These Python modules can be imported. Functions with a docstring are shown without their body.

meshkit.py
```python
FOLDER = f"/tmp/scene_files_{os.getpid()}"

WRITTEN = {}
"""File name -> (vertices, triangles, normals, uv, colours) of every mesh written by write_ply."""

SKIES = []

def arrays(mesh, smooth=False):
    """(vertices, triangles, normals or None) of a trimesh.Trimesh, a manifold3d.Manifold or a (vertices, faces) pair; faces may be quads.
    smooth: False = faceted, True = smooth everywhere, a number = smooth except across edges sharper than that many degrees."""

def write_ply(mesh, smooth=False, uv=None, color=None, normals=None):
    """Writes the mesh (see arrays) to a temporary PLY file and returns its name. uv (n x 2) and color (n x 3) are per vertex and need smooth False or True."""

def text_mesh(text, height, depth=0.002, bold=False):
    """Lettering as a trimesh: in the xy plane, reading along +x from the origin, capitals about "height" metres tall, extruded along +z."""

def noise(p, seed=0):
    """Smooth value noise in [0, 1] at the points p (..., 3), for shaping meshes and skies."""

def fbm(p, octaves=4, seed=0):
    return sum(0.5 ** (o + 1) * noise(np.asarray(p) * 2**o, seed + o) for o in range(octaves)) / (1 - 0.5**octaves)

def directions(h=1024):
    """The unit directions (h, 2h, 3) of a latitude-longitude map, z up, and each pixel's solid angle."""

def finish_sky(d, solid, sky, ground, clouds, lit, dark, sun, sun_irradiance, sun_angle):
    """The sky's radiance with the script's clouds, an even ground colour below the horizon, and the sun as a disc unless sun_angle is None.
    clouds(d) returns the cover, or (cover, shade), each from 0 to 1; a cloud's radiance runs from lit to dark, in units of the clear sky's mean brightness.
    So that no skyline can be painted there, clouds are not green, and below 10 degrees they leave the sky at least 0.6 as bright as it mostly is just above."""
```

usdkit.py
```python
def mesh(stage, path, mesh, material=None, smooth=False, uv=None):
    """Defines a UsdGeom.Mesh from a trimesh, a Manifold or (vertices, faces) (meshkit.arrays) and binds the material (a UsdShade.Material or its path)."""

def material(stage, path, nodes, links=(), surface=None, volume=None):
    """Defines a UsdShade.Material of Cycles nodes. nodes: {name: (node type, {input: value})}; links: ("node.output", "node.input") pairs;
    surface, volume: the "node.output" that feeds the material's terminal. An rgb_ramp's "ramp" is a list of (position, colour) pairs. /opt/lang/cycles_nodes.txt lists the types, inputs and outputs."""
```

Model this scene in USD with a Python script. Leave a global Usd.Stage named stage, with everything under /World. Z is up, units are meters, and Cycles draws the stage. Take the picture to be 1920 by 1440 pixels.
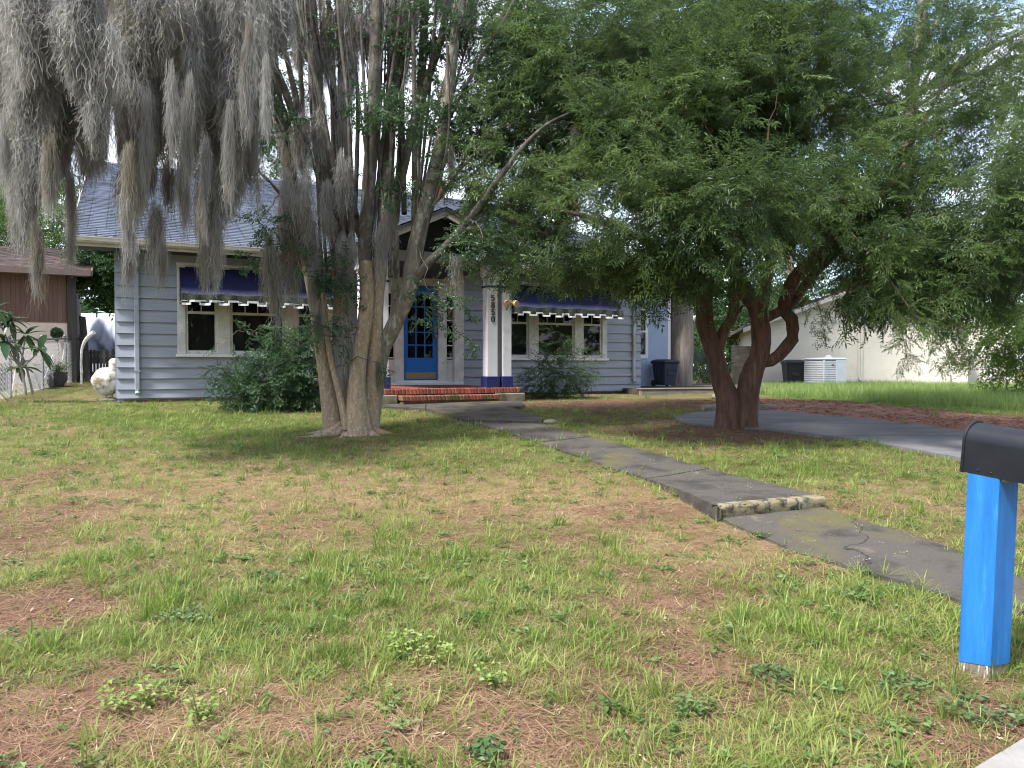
import math, random
import numpy as np
import trimesh
import usdkit, meshkit
from pxr import Usd, UsdGeom, UsdLux, UsdShade, Gf, Sdf, Vt

# ---------------------------------------------------------------- stage, camera, sky, sun, exposure
stage = Usd.Stage.CreateInMemory()
UsdGeom.SetStageUpAxis(stage, 'Z'); UsdGeom.SetStageMetersPerUnit(stage, 1.0)
UsdGeom.Xform.Define(stage, '/World'); UsdGeom.Scope.Define(stage, '/World/Looks')
CAMZ = 1.45
F = 1442.0                       # focal length in pixels of the 1920 px wide photograph
PITCH = math.atan(30.0 / F)
EXPOSURE = 1.48
SUN_TO = np.array([-0.50, -0.42, 0.95]); SUN_TO /= np.linalg.norm(SUN_TO)
SUN_EL = math.asin(SUN_TO[2]); SUN_ROT = math.atan2(SUN_TO[0], SUN_TO[1])

cam = UsdGeom.Camera.Define(stage, '/World/camera')
cam.AddTranslateOp().Set(Gf.Vec3d(0, 0, CAMZ)); cam.AddRotateXOp().Set(90.0 - math.degrees(PITCH))
cam.CreateHorizontalApertureAttr(36.0); cam.CreateVerticalApertureAttr(27.0)
cam.CreateFocalLengthAttr(36.0 * F / 1920.0); cam.CreateClippingRangeAttr(Gf.Vec2f(0.05, 5000))
cam.CreateFStopAttr(0.0); cam.CreateExposureAttr(EXPOSURE)

sun = UsdLux.DistantLight.Define(stage, '/World/sun')
sun.CreateIntensityAttr(0.88); sun.CreateAngleAttr(9.0); sun.CreateColorAttr(Gf.Vec3f(1.0, 0.975, 0.94))
sun.CreateNormalizeAttr(True)
zc = Gf.Vec3d(*map(float, SUN_TO)); rot = Gf.Rotation(Gf.Vec3d(0, 0, 1), zc)
sun.AddTransformOp().Set(Gf.Matrix4d().SetRotate(rot))

dome = UsdLux.DomeLight.Define(stage, '/World/sky')
SKY_STRENGTH = 0.13
skym = usdkit.material(stage, '/World/Looks/sky', {
    'sky': ('sky_texture', {'sky_type': 'single_scattering', 'sun_disc': False, 'sun_elevation': SUN_EL, 'sun_rotation': SUN_ROT, 'aerosol_density': 1.0}),
    'tc': ('texture_coordinate', {}),
    'mp': ('mapping', {'scale': (1.0, 1.0, 2.2), 'location': (0.4, 0.1, 0.0)}),
    'n': ('noise_texture', {'scale': 2.1, 'detail': 3.0, 'roughness': 0.56}),
    'r': ('rgb_ramp', {'ramp': [(0.0, (0, 0, 0)), (0.40, (0.0, 0.0, 0.0)), (0.53, (0.85, 0.85, 0.85)), (1.0, (1, 1, 1))]}),
    'cl': ('color', {'value': (5.0, 5.2, 5.7)}),
    'mx': ('mix_color', {'use_clamp': False}),
    'bg': ('background_shader', {'strength': SKY_STRENGTH}),
}, [('tc.generated', 'mp.vector'), ('mp.vector', 'n.vector'), ('n.fac', 'r.fac'), ('sky.color', 'mx.a'), ('cl.color', 'mx.b'), ('mx.result', 'bg.color')], surface='bg.background')
# the ramp's brightness drives the cloud cover
_bw = UsdShade.Shader.Define(stage, '/World/Looks/sky/bw'); _bw.CreateIdAttr('cycles_rgb_to_bw')
_bw.CreateInput('color', Sdf.ValueTypeNames.Float3).ConnectToSource(UsdShade.Shader.Get(stage, '/World/Looks/sky/r').CreateOutput('color', Sdf.ValueTypeNames.Token))
UsdShade.Shader.Get(stage, '/World/Looks/sky/mx').CreateInput('fac', Sdf.ValueTypeNames.Float).ConnectToSource(_bw.CreateOutput('val', Sdf.ValueTypeNames.Token))
UsdShade.MaterialBindingAPI.Apply(dome.GetPrim()).Bind(skym)
for k, v in (('kind', 'structure'), ('label', 'pale blue sky with thin white cloud behind the trees')):
    dome.GetPrim().SetCustomDataByKey(k, v)

# ---------------------------------------------------------------- photogrammetry helpers
def ray(px, py):
    u, v = (px - 960.0) / F, (720.0 - py) / F
    d = np.array([u, math.cos(PITCH) + v * math.sin(PITCH), -math.sin(PITCH) + v * math.cos(PITCH)])
    return d / d[1]
def P(px, py, Y):
    d = ray(px, py) * Y
    return np.array([d[0], d[1], CAMZ + d[2]])
def sstep(e0, e1, x):
    t = np.clip((np.asarray(x, float) - e0) / (e1 - e0), 0, 1)
    return t * t * (3 - 2 * t)
def ground_h(X, Y):
    X, Y = np.asarray(X, float), np.asarray(Y, float)
    q = (14.0 - Y) / 0.7
    sp = np.where(q > 30, q, np.log1p(np.exp(np.clip(q, -30, 30)))) * 0.7
    h = 0.62 + 0.072 * np.minimum(sp, 13.0)
    left = sstep(-7.5, -10.5, X)
    h = h - 0.045 * np.clip(Y - 14.0, 0, 9) * left
    return h
def bumps(X, Y):
    p = np.stack([np.asarray(X, float), np.asarray(Y, float), np.zeros_like(np.asarray(X, float))], -1)
    return (meshkit.fbm(p * 1.3, 3) - 0.5) * 0.05
def ground_z(X, Y):
    return CAMZ - ground_h(X, Y) + bumps(X, Y)
def G(px, py, lift=0.0):
    """the point of the ground seen at a pixel"""
    d = ray(px, py); lo, hi = 1.0, 200.0
    for _ in range(50):
        m = 0.5 * (lo + hi)
        if CAMZ + d[2] * m > CAMZ - float(ground_h(d[0] * m, m)): lo = m
        else: hi = m
    return np.array([d[0] * lo, lo, CAMZ - float(ground_h(d[0] * lo, lo)) + lift])

# ---------------------------------------------------------------- scene helpers
_used = {}
def numbered(parent, name):
    k = (parent, name); n = _used.get(k, 0); _used[k] = n + 1
    return f'{parent}/{name}' + (f'_{n:03d}' if n else '')
def setd(prim, label=None, category=None, group=None, kind=None):
    for k, v in (('label', label), ('category', category), ('group', group), ('kind', kind)):
        if v: prim.SetCustomDataByKey(k, v)
    return prim
def pathof(parent):
    return '/World' if parent is None else str(parent.GetPath())
def xf(name, parent=None, loc=None, rz=0.0, **d):
    x = UsdGeom.Xform.Define(stage, numbered(pathof(parent), name))
    if loc is not None: x.AddTranslateOp().Set(Gf.Vec3d(*map(float, loc)))
    if rz: x.AddRotateZOp().Set(math.degrees(rz))
    return setd(x.GetPrim(), **d)
def put(name, mesh, m, parent=None, smooth=False, **d):
    if isinstance(mesh, MB): mesh = mesh.get()
    g = usdkit.mesh(stage, numbered(pathof(parent), name), mesh, m, smooth)
    g.CreateDoubleSidedAttr(True)
    return setd(g.GetPrim(), **d)

class MB:
    def __init__(s): s.v, s.f, s.n = [], [], 0
    def add(s, v, f):
        v, f = np.asarray(v, float), np.asarray(f, int)
        if f.shape[1] == 4: f = np.vstack([f[:, [0, 1, 2]], f[:, [0, 2, 3]]])
        s.v.append(v); s.f.append(f + s.n); s.n += len(v); return s
    def tm(s, m): return s.add(m.vertices, m.faces)
    def box(s, x0, x1, y0, y1, z0, z1, c=0.0):
        if c > 0: return s.tm(cbox(x0, x1, y0, y1, z0, z1, c))
        v = [(x, y, z) for x in (x0, x1) for y in (y0, y1) for z in (z0, z1)]
        return s.add(v, [(0, 1, 3, 2), (4, 6, 7, 5), (0, 4, 5, 1), (2, 3, 7, 6), (0, 2, 6, 4), (1, 5, 7, 3)])
    def prism(s, poly, axis, a0, a1):
        """poly: convex-ish outline in the two other axes (in order), pushed along axis from a0 to a1"""
        n = len(poly); o = [i for i in range(3) if i != axis]; V = np.zeros((2 * n, 3))
        for k, a in enumerate((a0, a1)):
            V[k * n:(k + 1) * n, o[0]] = [p[0] for p in poly]; V[k * n:(k + 1) * n, o[1]] = [p[1] for p in poly]; V[k * n:(k + 1) * n, axis] = a
        fs = [(i, (i + 1) % n, n + (i + 1) % n) for i in range(n)] + [(i, n + (i + 1) % n, n + i) for i in range(n)]
        fs += [(0, i + 1, i) for i in range(1, n - 1)] + [(n, n + i, n + i + 1) for i in range(1, n - 1)]
        return s.add(V, fs)
    def tube(s, pts, rad, sides=8, cap=True, wob=None):
        v, f = tube(pts, rad, sides, cap, wob); return s.add(v, f)
    def xform(s, M):
        V = np.vstack(s.v); s.v = [V @ np.asarray(M)[:3, :3].T + np.asarray(M)[:3, 3]]; s.f = [np.vstack(s.f)]; return s
    def get(s): return np.vstack(s.v), np.vstack(s.f)

def cbox(x0, x1, y0, y1, z0, z1, c):
    c = min(c, (x1 - x0) * .45, (y1 - y0) * .45, (z1 - z0) * .45); p = []
    for x, sx in ((x0, 1), (x1, -1)):
        for y, sy in ((y0, 1), (y1, -1)):
            for z, sz in ((z0, 1), (z1, -1)):
                p += [(x + sx * c, y + sy * c, z), (x + sx * c, y, z + sz * c), (x, y + sy * c, z + sz * c)]
    return trimesh.convex.convex_hull(np.array(p))
def tube(pts, rad, sides=8, cap=True, wob=None):
    p = np.asarray(pts, float); rad = np.broadcast_to(rad, (len(p),)).astype(float)
    t = np.gradient(p, axis=0); t /= np.linalg.norm(t, axis=1, keepdims=True) + 1e-12
    ref = np.array([0.93, 0.31, 0.2]) if abs(t[:, 2]).mean() > 0.7 else np.array([0.1, 0.2, 1.0])
    a = np.cross(t, ref); a /= np.linalg.norm(a, axis=1, keepdims=True) + 1e-12
    b = np.cross(t, a); th = np.arange(sides) * 2 * np.pi / sides
    r = rad[:, None] * np.ones(sides)[None]
    if wob is not None: r = r * wob(p, th)
    v = p[:, None] + r[..., None] * (np.cos(th)[None, :, None] * a[:, None] + np.sin(th)[None, :, None] * b[:, None])
    i, j = np.meshgrid(np.arange(len(p) - 1), np.arange(sides), indexing='ij')
    q = np.stack([i * sides + j, i * sides + (j + 1) % sides, (i + 1) * sides + (j + 1) % sides, (i + 1) * sides + j], -1).reshape(-1, 4)
    v = v.reshape(-1, 3); f = np.vstack([q[:, [0, 1, 2]], q[:, [0, 2, 3]]])
    if cap:
        n = len(v); v = np.vstack([v, p[:1], p[-1:]])
        k = np.arange(sides); kk = (k + 1) % sides; e = (len(p) - 1) * sides
        f = np.vstack([f, np.stack([kk, k, np.full(sides, n)], 1), np.stack([e + k, e + kk, np.full(sides, n + 1)], 1)])
    return v, f
def smooth_path(pts, n):
    p = np.asarray(pts, float)
    if len(p) < 3: return p[0] + (p[-1] - p[0]) * np.linspace(0, 1, n)[:, None]
    from scipy.interpolate import PchipInterpolator
    s = np.r_[0, np.cumsum(np.linalg.norm(np.diff(p, axis=0), axis=1))]
    return PchipInterpolator(s, p)(np.linspace(0, s[-1], n))

# ---------------------------------------------------------------- materials
_m = {}
def mat(name, c1, c2=None, scale=6.0, rough=0.75, bump=0.0, bscale=None, stretch=(1, 1, 1), spec=0.3, c3=None, s3=1.2, t3=(0.5, 0.62), rnd=0.0, metal=0.0, detail=5.0, bdist=0.01, coord='obj'):
    """colour c1..c2 mottled by noise, patches of c3, a bump, and a change of value from one object to the next (rnd)"""
    n = {'geo': ('geometry', {}), 'tc': ('texture_coordinate', {}), 'mp': ('mapping', {'scale': stretch}),
         'n': ('noise_texture', {'scale': scale, 'detail': detail, 'roughness': 0.6}),
         'r': ('rgb_ramp', {'ramp': [(0.0, c1), (0.35, c1), (0.65, c2 or c1), (1.0, c2 or c1)]}),
         'hs': ('hsv', {}), 'p': ('principled_bsdf', {'roughness': rough, 'specular_ior_level': spec, 'metallic': metal})}
    l = [('tc.object' if coord == 'obj' else 'geo.position', 'mp.vector'), ('mp.vector', 'n.vector'), ('n.fac', 'r.fac')]
    col = 'r.color'
    if c3:
        n['n3'] = ('noise_texture', {'scale': s3, 'detail': 6.0, 'roughness': 0.65})
        n['r3'] = ('rgb_ramp', {'ramp': [(0.0, (0, 0, 0)), (t3[0], (0, 0, 0)), (t3[1], (1, 1, 1)), (1.0, (1, 1, 1))]})
        n['b3'] = ('rgb_to_bw', {}); n['k3'] = ('color', {'value': c3}); n['x3'] = ('mix_color', {})
        l += [('mp.vector', 'n3.vector'), ('n3.fac', 'r3.fac'), ('r3.color', 'b3.color'), ('b3.val', 'x3.fac'), (col, 'x3.a'), ('k3.color', 'x3.b')]
        col = 'x3.result'
    l += [(col, 'hs.color'), ('hs.color', 'p.base_color')]
    if rnd:
        n['oi'] = ('object_info', {}); n['mr'] = ('map_range', {'from_min': 0.0, 'from_max': 1.0, 'to_min': 1 - rnd, 'to_max': 1 + rnd})
        l += [('oi.random', 'mr.value'), ('mr.result', 'hs.value')]
    if bump:
        n['nb'] = ('noise_texture', {'scale': bscale or scale * 3, 'detail': 6.0, 'roughness': 0.65}); n['bp'] = ('bump', {'strength': bump, 'distance': bdist})
        l += [('mp.vector', 'nb.vector'), ('nb.fac', 'bp.height'), ('bp.normal', 'p.normal')]
    _m[name] = usdkit.material(stage, '/World/Looks/' + name, n, l, surface='p.BSDF'); return _m[name]
def leafmat(name, c1, c2, trans=0.35, rough=0.45, pscale=1.2, rnd=0.25, c3=None, spec=0.35):
    n = {'geo': ('geometry', {}), 'oi': ('object_info', {}), 'n': ('noise_texture', {'scale': pscale, 'detail': 3.0}),
         'ad': ('math', {'math_type': 'multiply_add', 'value2': 0.9}), 'sb': ('math', {'math_type': 'multiply_add', 'value2': 0.5, 'value3': -0.2}),
         'ri': ('math', {'math_type': 'multiply_add', 'value2': 0.35}),
         'r': ('rgb_ramp', {'ramp': [(0.0, c1), (0.3, c1), (0.75, c2), (0.93, c2), (1.0, c3 or c2)]}),
         'p': ('principled_bsdf', {'roughness': rough, 'specular_ior_level': spec}), 'g': ('gamma', {'gamma': 0.85}), 't': ('translucent_bsdf', {}), 'mx': ('mix_closure', {'fac': trans})}
    l = [('geo.position', 'n.vector'), ('oi.random', 'sb.value1'), ('n.fac', 'ad.value1'), ('sb.value', 'ad.value3'), ('geo.random_per_island', 'ri.value1'), ('ad.value', 'ri.value3'), ('ri.value', 'r.fac'),
         ('r.color', 'p.base_color'), ('r.color', 'g.color'), ('g.color', 't.color'), ('p.BSDF', 'mx.closure1'), ('t.BSDF', 'mx.closure2')]
    _m[name] = usdkit.material(stage, '/World/Looks/' + name, n, l, surface='mx.closure'); return _m[name]

M_siding = mat('blue_siding', (0.275, 0.295, 0.345), (0.31, 0.33, 0.38), 2.2, 0.5, 0.12, 40, (1, 1, 6), c3=(0.235, 0.25, 0.295), s3=1.4, t3=(0.52, 0.75), rnd=0.035)
M_white = mat('white_paint', (0.72, 0.72, 0.74), (0.64, 0.64, 0.65), 3, 0.45, 0.1, 30, c3=(0.45, 0.43, 0.40), s3=2.5, t3=(0.6, 0.85))
M_whitedirty = mat('weathered_white_trim', (0.66, 0.65, 0.62), (0.50, 0.49, 0.46), 5, 0.55, 0.15, 30, c3=(0.22, 0.20, 0.17), s3=6, t3=(0.58, 0.8))
M_grey = mat('grey_porch_paint', (0.30, 0.31, 0.32), (0.25, 0.26, 0.27), 4, 0.55, 0.1)
M_darkblue = mat('navy_paint', (0.018, 0.022, 0.10), (0.022, 0.03, 0.12), 6, 0.4, 0.08)
M_shadeboards = mat('dark_gable_boards', (0.03, 0.033, 0.05), (0.05, 0.055, 0.075), 3, 0.7, 0.1)  # shade of the open gable put into this dark colour; undersides share it
M_door = mat('blue_door_paint', (0.016, 0.135, 0.46), (0.022, 0.155, 0.50), 3, 0.32, 0.06, 30)
M_brass = mat('worn_brass_plate', (0.36, 0.27, 0.10), (0.24, 0.22, 0.16), 14, 0.42, 0.05, metal=0.6, stretch=(3, 1, 0.4))
M_brick = mat('red_brick', (0.24, 0.062, 0.045), (0.30, 0.09, 0.06), 9, 0.85, 0.35, 40, c3=(0.10, 0.055, 0.04), s3=4, t3=(0.5, 0.72), rnd=0.28)
M_brickdirty = mat('mossy_brick', (0.17, 0.06, 0.04), (0.22, 0.10, 0.06), 9, 0.9, 0.4, 40, c3=(0.10, 0.085, 0.035), s3=5, t3=(0.45, 0.6), rnd=0.3)
M_mortar = mat('mortar', (0.36, 0.30, 0.25), (0.27, 0.22, 0.18), 20, 0.95, 0.3)
M_awning = mat('navy_awning_canvas', (0.016, 0.016, 0.085), (0.028, 0.026, 0.125), 2.5, 0.62, 0.1, 60, c3=(0.05, 0.05, 0.12), s3=3, t3=(0.55, 0.8))
M_glass_dark = usdkit.material(stage, '/World/Looks/window_glass', {'f': ('fresnel', {'IOR': 1.5}), 't': ('transparent_bsdf', {'color': (0.75, 0.78, 0.78)}), 'g': ('glossy_bsdf', {'roughness': 0.02, 'color': (0.9, 0.9, 0.9)}), 'm': ('mix_closure', {})},
    [('f.fac', 'm.fac'), ('t.BSDF', 'm.closure1'), ('g.BSDF', 'm.closure2')], surface='m.closure')
M_blind = mat('dark_blinds', (0.05, 0.048, 0.047), (0.07, 0.067, 0.062), 8, 0.6)
M_blindtan = mat('tan_blinds', (0.10, 0.09, 0.045), (0.12, 0.105, 0.05), 8, 0.6)
M_roomshade = mat('dark_room', (0.012, 0.012, 0.013))  # near-black sheets behind the panes, room shade put into their colour
M_digit = mat('black_metal_digits', (0.02, 0.02, 0.022), rough=0.4)
M_steel = mat('galvanised_steel', (0.32, 0.33, 0.34), (0.42, 0.43, 0.44), 12, 0.45, metal=0.7)
M_gutter = mat('cream_gutter', (0.52, 0.49, 0.44), (0.42, 0.39, 0.34), 5, 0.5, 0.08, c3=(0.16, 0.14, 0.12), s3=3, t3=(0.56, 0.78), stretch=(1, 1, 5))
M_lamp = mat('floodlight_housing', (0.55, 0.38, 0.20), (0.42, 0.28, 0.14), 12, 0.5)

def shingle_mat(name, ca, cb, cm, w, h):
    n = {'tc': ('texture_coordinate', {}), 'b': ('brick_texture', {'color1': ca, 'color2': cb, 'mortar': cm, 'scale': 1.0, 'mortar_size': 0.012, 'mortar_smooth': 0.3, 'brick_width': w, 'row_height': h}),
         'n': ('noise_texture', {'scale': 1.1, 'detail': 6.0}), 'nf': ('noise_texture', {'scale': 90.0, 'detail': 3.0}),
         'r': ('rgb_ramp', {'ramp': [(0, (0.7, 0.7, 0.7)), (0.4, (0.85, 0.85, 0.85)), (0.7, (1.15, 1.15, 1.15)), (1, (1.3, 1.3, 1.3))]}),
         'm': ('mix_color', {'blend_type': 'multiply', 'fac': 1.0, 'use_clamp': False}), 'bp': ('bump', {'strength': 0.4, 'distance': 0.004}), 'p': ('principled_bsdf', {'roughness': 0.72, 'specular_ior_level': 0.4})}
    l = [('tc.object', 'b.vector'), ('tc.object', 'n.vector'), ('tc.object', 'nf.vector'), ('n.fac', 'r.fac'), ('b.color', 'm.a'), ('r.color', 'm.b'), ('m.result', 'p.base_color'), ('nf.fac', 'bp.height'), ('bp.normal', 'p.normal')]
    return usdkit.material(stage, '/World/Looks/' + name, n, l, surface='p.BSDF')
M_shingle = shingle_mat('blue_grey_shingles', (0.060, 0.072, 0.105), (0.095, 0.11, 0.15), (0.03, 0.036, 0.05), 0.30, 100.0)
M_shinglebrown = shingle_mat('brown_shingles', (0.095, 0.066, 0.058), (0.125, 0.086, 0.076), (0.05, 0.035, 0.03), 0.35, 0.14)

# ---------------------------------------------------------------- ground
YAW = math.radians(26.5)
D = np.array([math.cos(YAW), math.sin(YAW)]); N = np.array([-math.sin(YAW), math.cos(YAW)])
_rL = ray(220, 745); YL = F / 102.5 / 1.0
L0 = np.array([_rL[0] * YL, YL])                      # the house's front corner
HZ = CAMZ - 0.62                                      # ground level at the house
def wall_t(px, dep=0.0):
    """distance along the house front (dep metres in front of it) of the vertical line seen at a pixel column"""
    rx = ray(px, 690)[0]; o = L0 - N * dep
    return (rx * o[1] - o[0]) / (D[0] - rx * D[1])
def wall_z(px, py, dep=0.0):
    t = wall_t(px, dep); y = (L0 - N * dep + D * t)[1]
    return P(px, py, y)[2] - HZ

def fb(X, Y, s, seed, o=3):
    p = np.stack([X * s, Y * s, np.full_like(X, seed * 7.31)], -1)
    return meshkit.fbm(p, o)
def blob(X, Y, c, r):
    return np.exp(-(((X - c[0]) / r[0]) ** 2 + ((Y - c[1]) / r[1]) ** 2))
TREE1 = G(655, 812); TREE2 = G(1386, 803)
def path_dist(X, Y):
    a, b = G(1440, 1010)[:2], G(890, 775)[:2]
    ab = b - a; t = np.clip(((X - a[0]) * ab[0] + (Y - a[1]) * ab[1]) / ab.dot(ab), 0, 1)
    return np.hypot(X - a[0] - t * ab[0], Y - a[1] - t * ab[1])
DIRT = [((120, 1330), (.45, .30), .9), ((330, 1230), (.4, .25), .7), ((60, 1150), (.35, .3), .7), ((600, 1390), (.6, .2), .7), ((1000, 1360), (.4, .22), .55), ((850, 1290), (.5, .18), .5), ((1750, 1270), (.45, .5), .95),
        ((1330, 1250), (.4, .25), .6), ((760, 1110), (.5, .22), .6), ((150, 1130), (.5, .25), .5), ((1260, 1120), (.45, .22), .35), ((420, 1070), (.5, .25), .45), ((30, 1030), (.6, .4), .7), ((1840, 1380), (.5, .25), .8),
        ((690, 830), (1.1, .9), .8), ((1400, 812), (1.7, .9), .95), ((1240, 800), (1.6, 1.3), .5), ((1100, 757), (2.5, 1.0), .95), ((1380, 757), (2.5, 1.3), .6), ((640, 775), (2.5, .8), .4), ((1250, 870), (.7, .6), .7), ((1570, 945), (.5, .4), .5), ((20, 790), (1.3, 1.6), .7)]
DRY = [((120, 830), (1.5, 1.2), .5), ((330, 905), (1.6, .9), .75), ((650, 950), (2.0, .9), .65), ((940, 900), (2.0, 1.2), .65), ((1150, 960), (1.2, .8), .7), ((1330, 1030), (.8, .5), .85), ((1180, 1060), (.8, .5), .7), ((520, 1040), (.9, .5), .5),
       ((1700, 940), (1.0, .8), .75), ((300, 1150), (.8, .4), .5), ((900, 1180), (.7, .3), .5), ((700, 1350), (.8, .3), .5), ((1260, 760), (2, .8), .4), ((60, 1040), (.8, .5), .7)]
GREEN = [((620, 1120), (.8, .5), .6), ((950, 1220), (.7, .35), .9), ((400, 1200), (.7, .35), .7), ((200, 1050), (.7, .5), .5), ((640, 1020), (.7, .4), .6), ((1130, 870), (1.0, .8), .4), ((400, 780), (3.5, 1.4), .9), ((800, 810), (1.8, 1.1), .9), ((1550, 1180), (.8, .5), .7), ((1600, 1320), (.5, .3), .7), ((150, 800), (2.5, 1.5), .5),
         ((1450, 880), (1.2, .9), .7), ((1690, 990), (.6, .4), .7), ((1000, 990), (.8, .5), .4), ((1180, 1300), (.5, .25), .4)]
def fields(X, Y):
    """bare earth, dry grass, lush grass at ground points, each 0..1"""
    dirt = (fb(X, Y, 1.1, 1, 4) - np.where(Y < 6.5, .485, .60)) * 2.8 + np.clip(fb(X, Y, 3.1, 12, 3) - .60, 0, 1) * np.where(Y < 7, 3.0, 1.0); dry = (fb(X, Y, 1.3, 2, 4) - 0.52) * 2.4; green = (fb(X, Y, 0.9, 3, 4) - 0.46) * 2.0
    for F_, L_ in ((0, DIRT), (1, DRY), (2, GREEN)):
        for (px, py), r, w in L_:
            b = w * 1.25 * blob(X, Y, G(px, py)[:2], r)
            if F_ == 0: dirt = dirt + b; green = green - 0.5 * b
            elif F_ == 1: dry = dry + .75 * b; green = green - 0.5 * b
            else: green = green + .65 * b; dry = dry - 0.35 * b; dirt = dirt - 0.5 * b
    rag = (fb(X, Y, 5.0, 5, 3) - 0.5) * 0.9
    return np.clip(dirt + rag, 0, 1), np.clip(dry + rag * 0.6, 0, 1), np.clip(green, 0, 1)
# drive, red mulch, far tall grass in ground coordinates
def poly(pts, lift): return [G(x, y, lift) for x, y in pts]
from shapely.geometry import Polygon, Point, LineString
import shapely
DRIVE = Polygon([p[:2] for p in poly([(1262, 786), (1300, 777), (1380, 772), (1450, 773), (1640, 791), (1815, 812), (2050, 838), (2500, 880), (2500, 985), (2050, 902), (1815, 866), (1640, 834), (1480, 812), (1350, 803), (1280, 796)], 0)])
MULCH = Polygon([p[:2] for p in poly([(1320, 752), (1450, 749), (1640, 762), (1830, 780), (2100, 800), (2500, 830), (2500, 880), (2050, 838), (1815, 812), (1640, 791), (1450, 773), (1400, 765)], 0)])
TALL = Polygon([p[:2] for p in poly([(1425, 726), (1480, 724), (1560, 725), (1700, 727), (1850, 730), (2100, 735), (2500, 740), (2500, 800), (2100, 783), (1830, 768), (1640, 755), (1450, 746), (1420, 738)], 0)])
def inside(poly_, X, Y): return shapely.contains_xy(poly_, X, Y)

xs = np.unique(np.r_[[-400, -200, -100, -60, -40, -28, -22], np.linspace(-18, 18, 241), [22, 28, 40, 60, 100, 200, 400]])
ys = np.unique(np.r_[[-60, -25, -10, -4, -1, 0.5], np.linspace(1.4, 9, 110), np.linspace(9.1, 20, 100), np.linspace(20.5, 34, 40), [38, 45, 60, 90, 150, 250, 420]])
GX, GY = np.meshgrid(xs, ys)
GZ = ground_z(GX, GY)
dirt, dry, green = fields(GX, GY)
c_dirt, c_dry, c_green, c_mid = np.array([.15, .085, .060]), np.array([.25, .175, .095]), np.array([.075, .09, .022]), np.array([.13, .112, .048])
col = c_mid[None, None] * np.ones(GX.shape + (1,))
for w, c in ((dry, c_dry), (green, c_green), (dirt, c_dirt)): col = col * (1 - w[..., None]) + w[..., None] * c
mulch = inside(MULCH.buffer(0.15), GX, GY).astype(float); tall = inside(TALL, GX, GY).astype(float)
col = np.where(mulch[..., None] > 0, np.array([.22, .085, .055]), col); col = np.where(tall[..., None] > 0, np.array([.10, .15, .03]), col)
col *= (0.85 + 0.3 * fb(GX, GY, 9.0, 9, 2))[..., None]
ny, nx = GX.shape
i, j = np.meshgrid(np.arange(ny - 1), np.arange(nx - 1), indexing='ij'); a = i * nx + j
gf = np.stack([a, a + 1, a + nx + 1, a + nx], -1).reshape(-1, 4)
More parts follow.
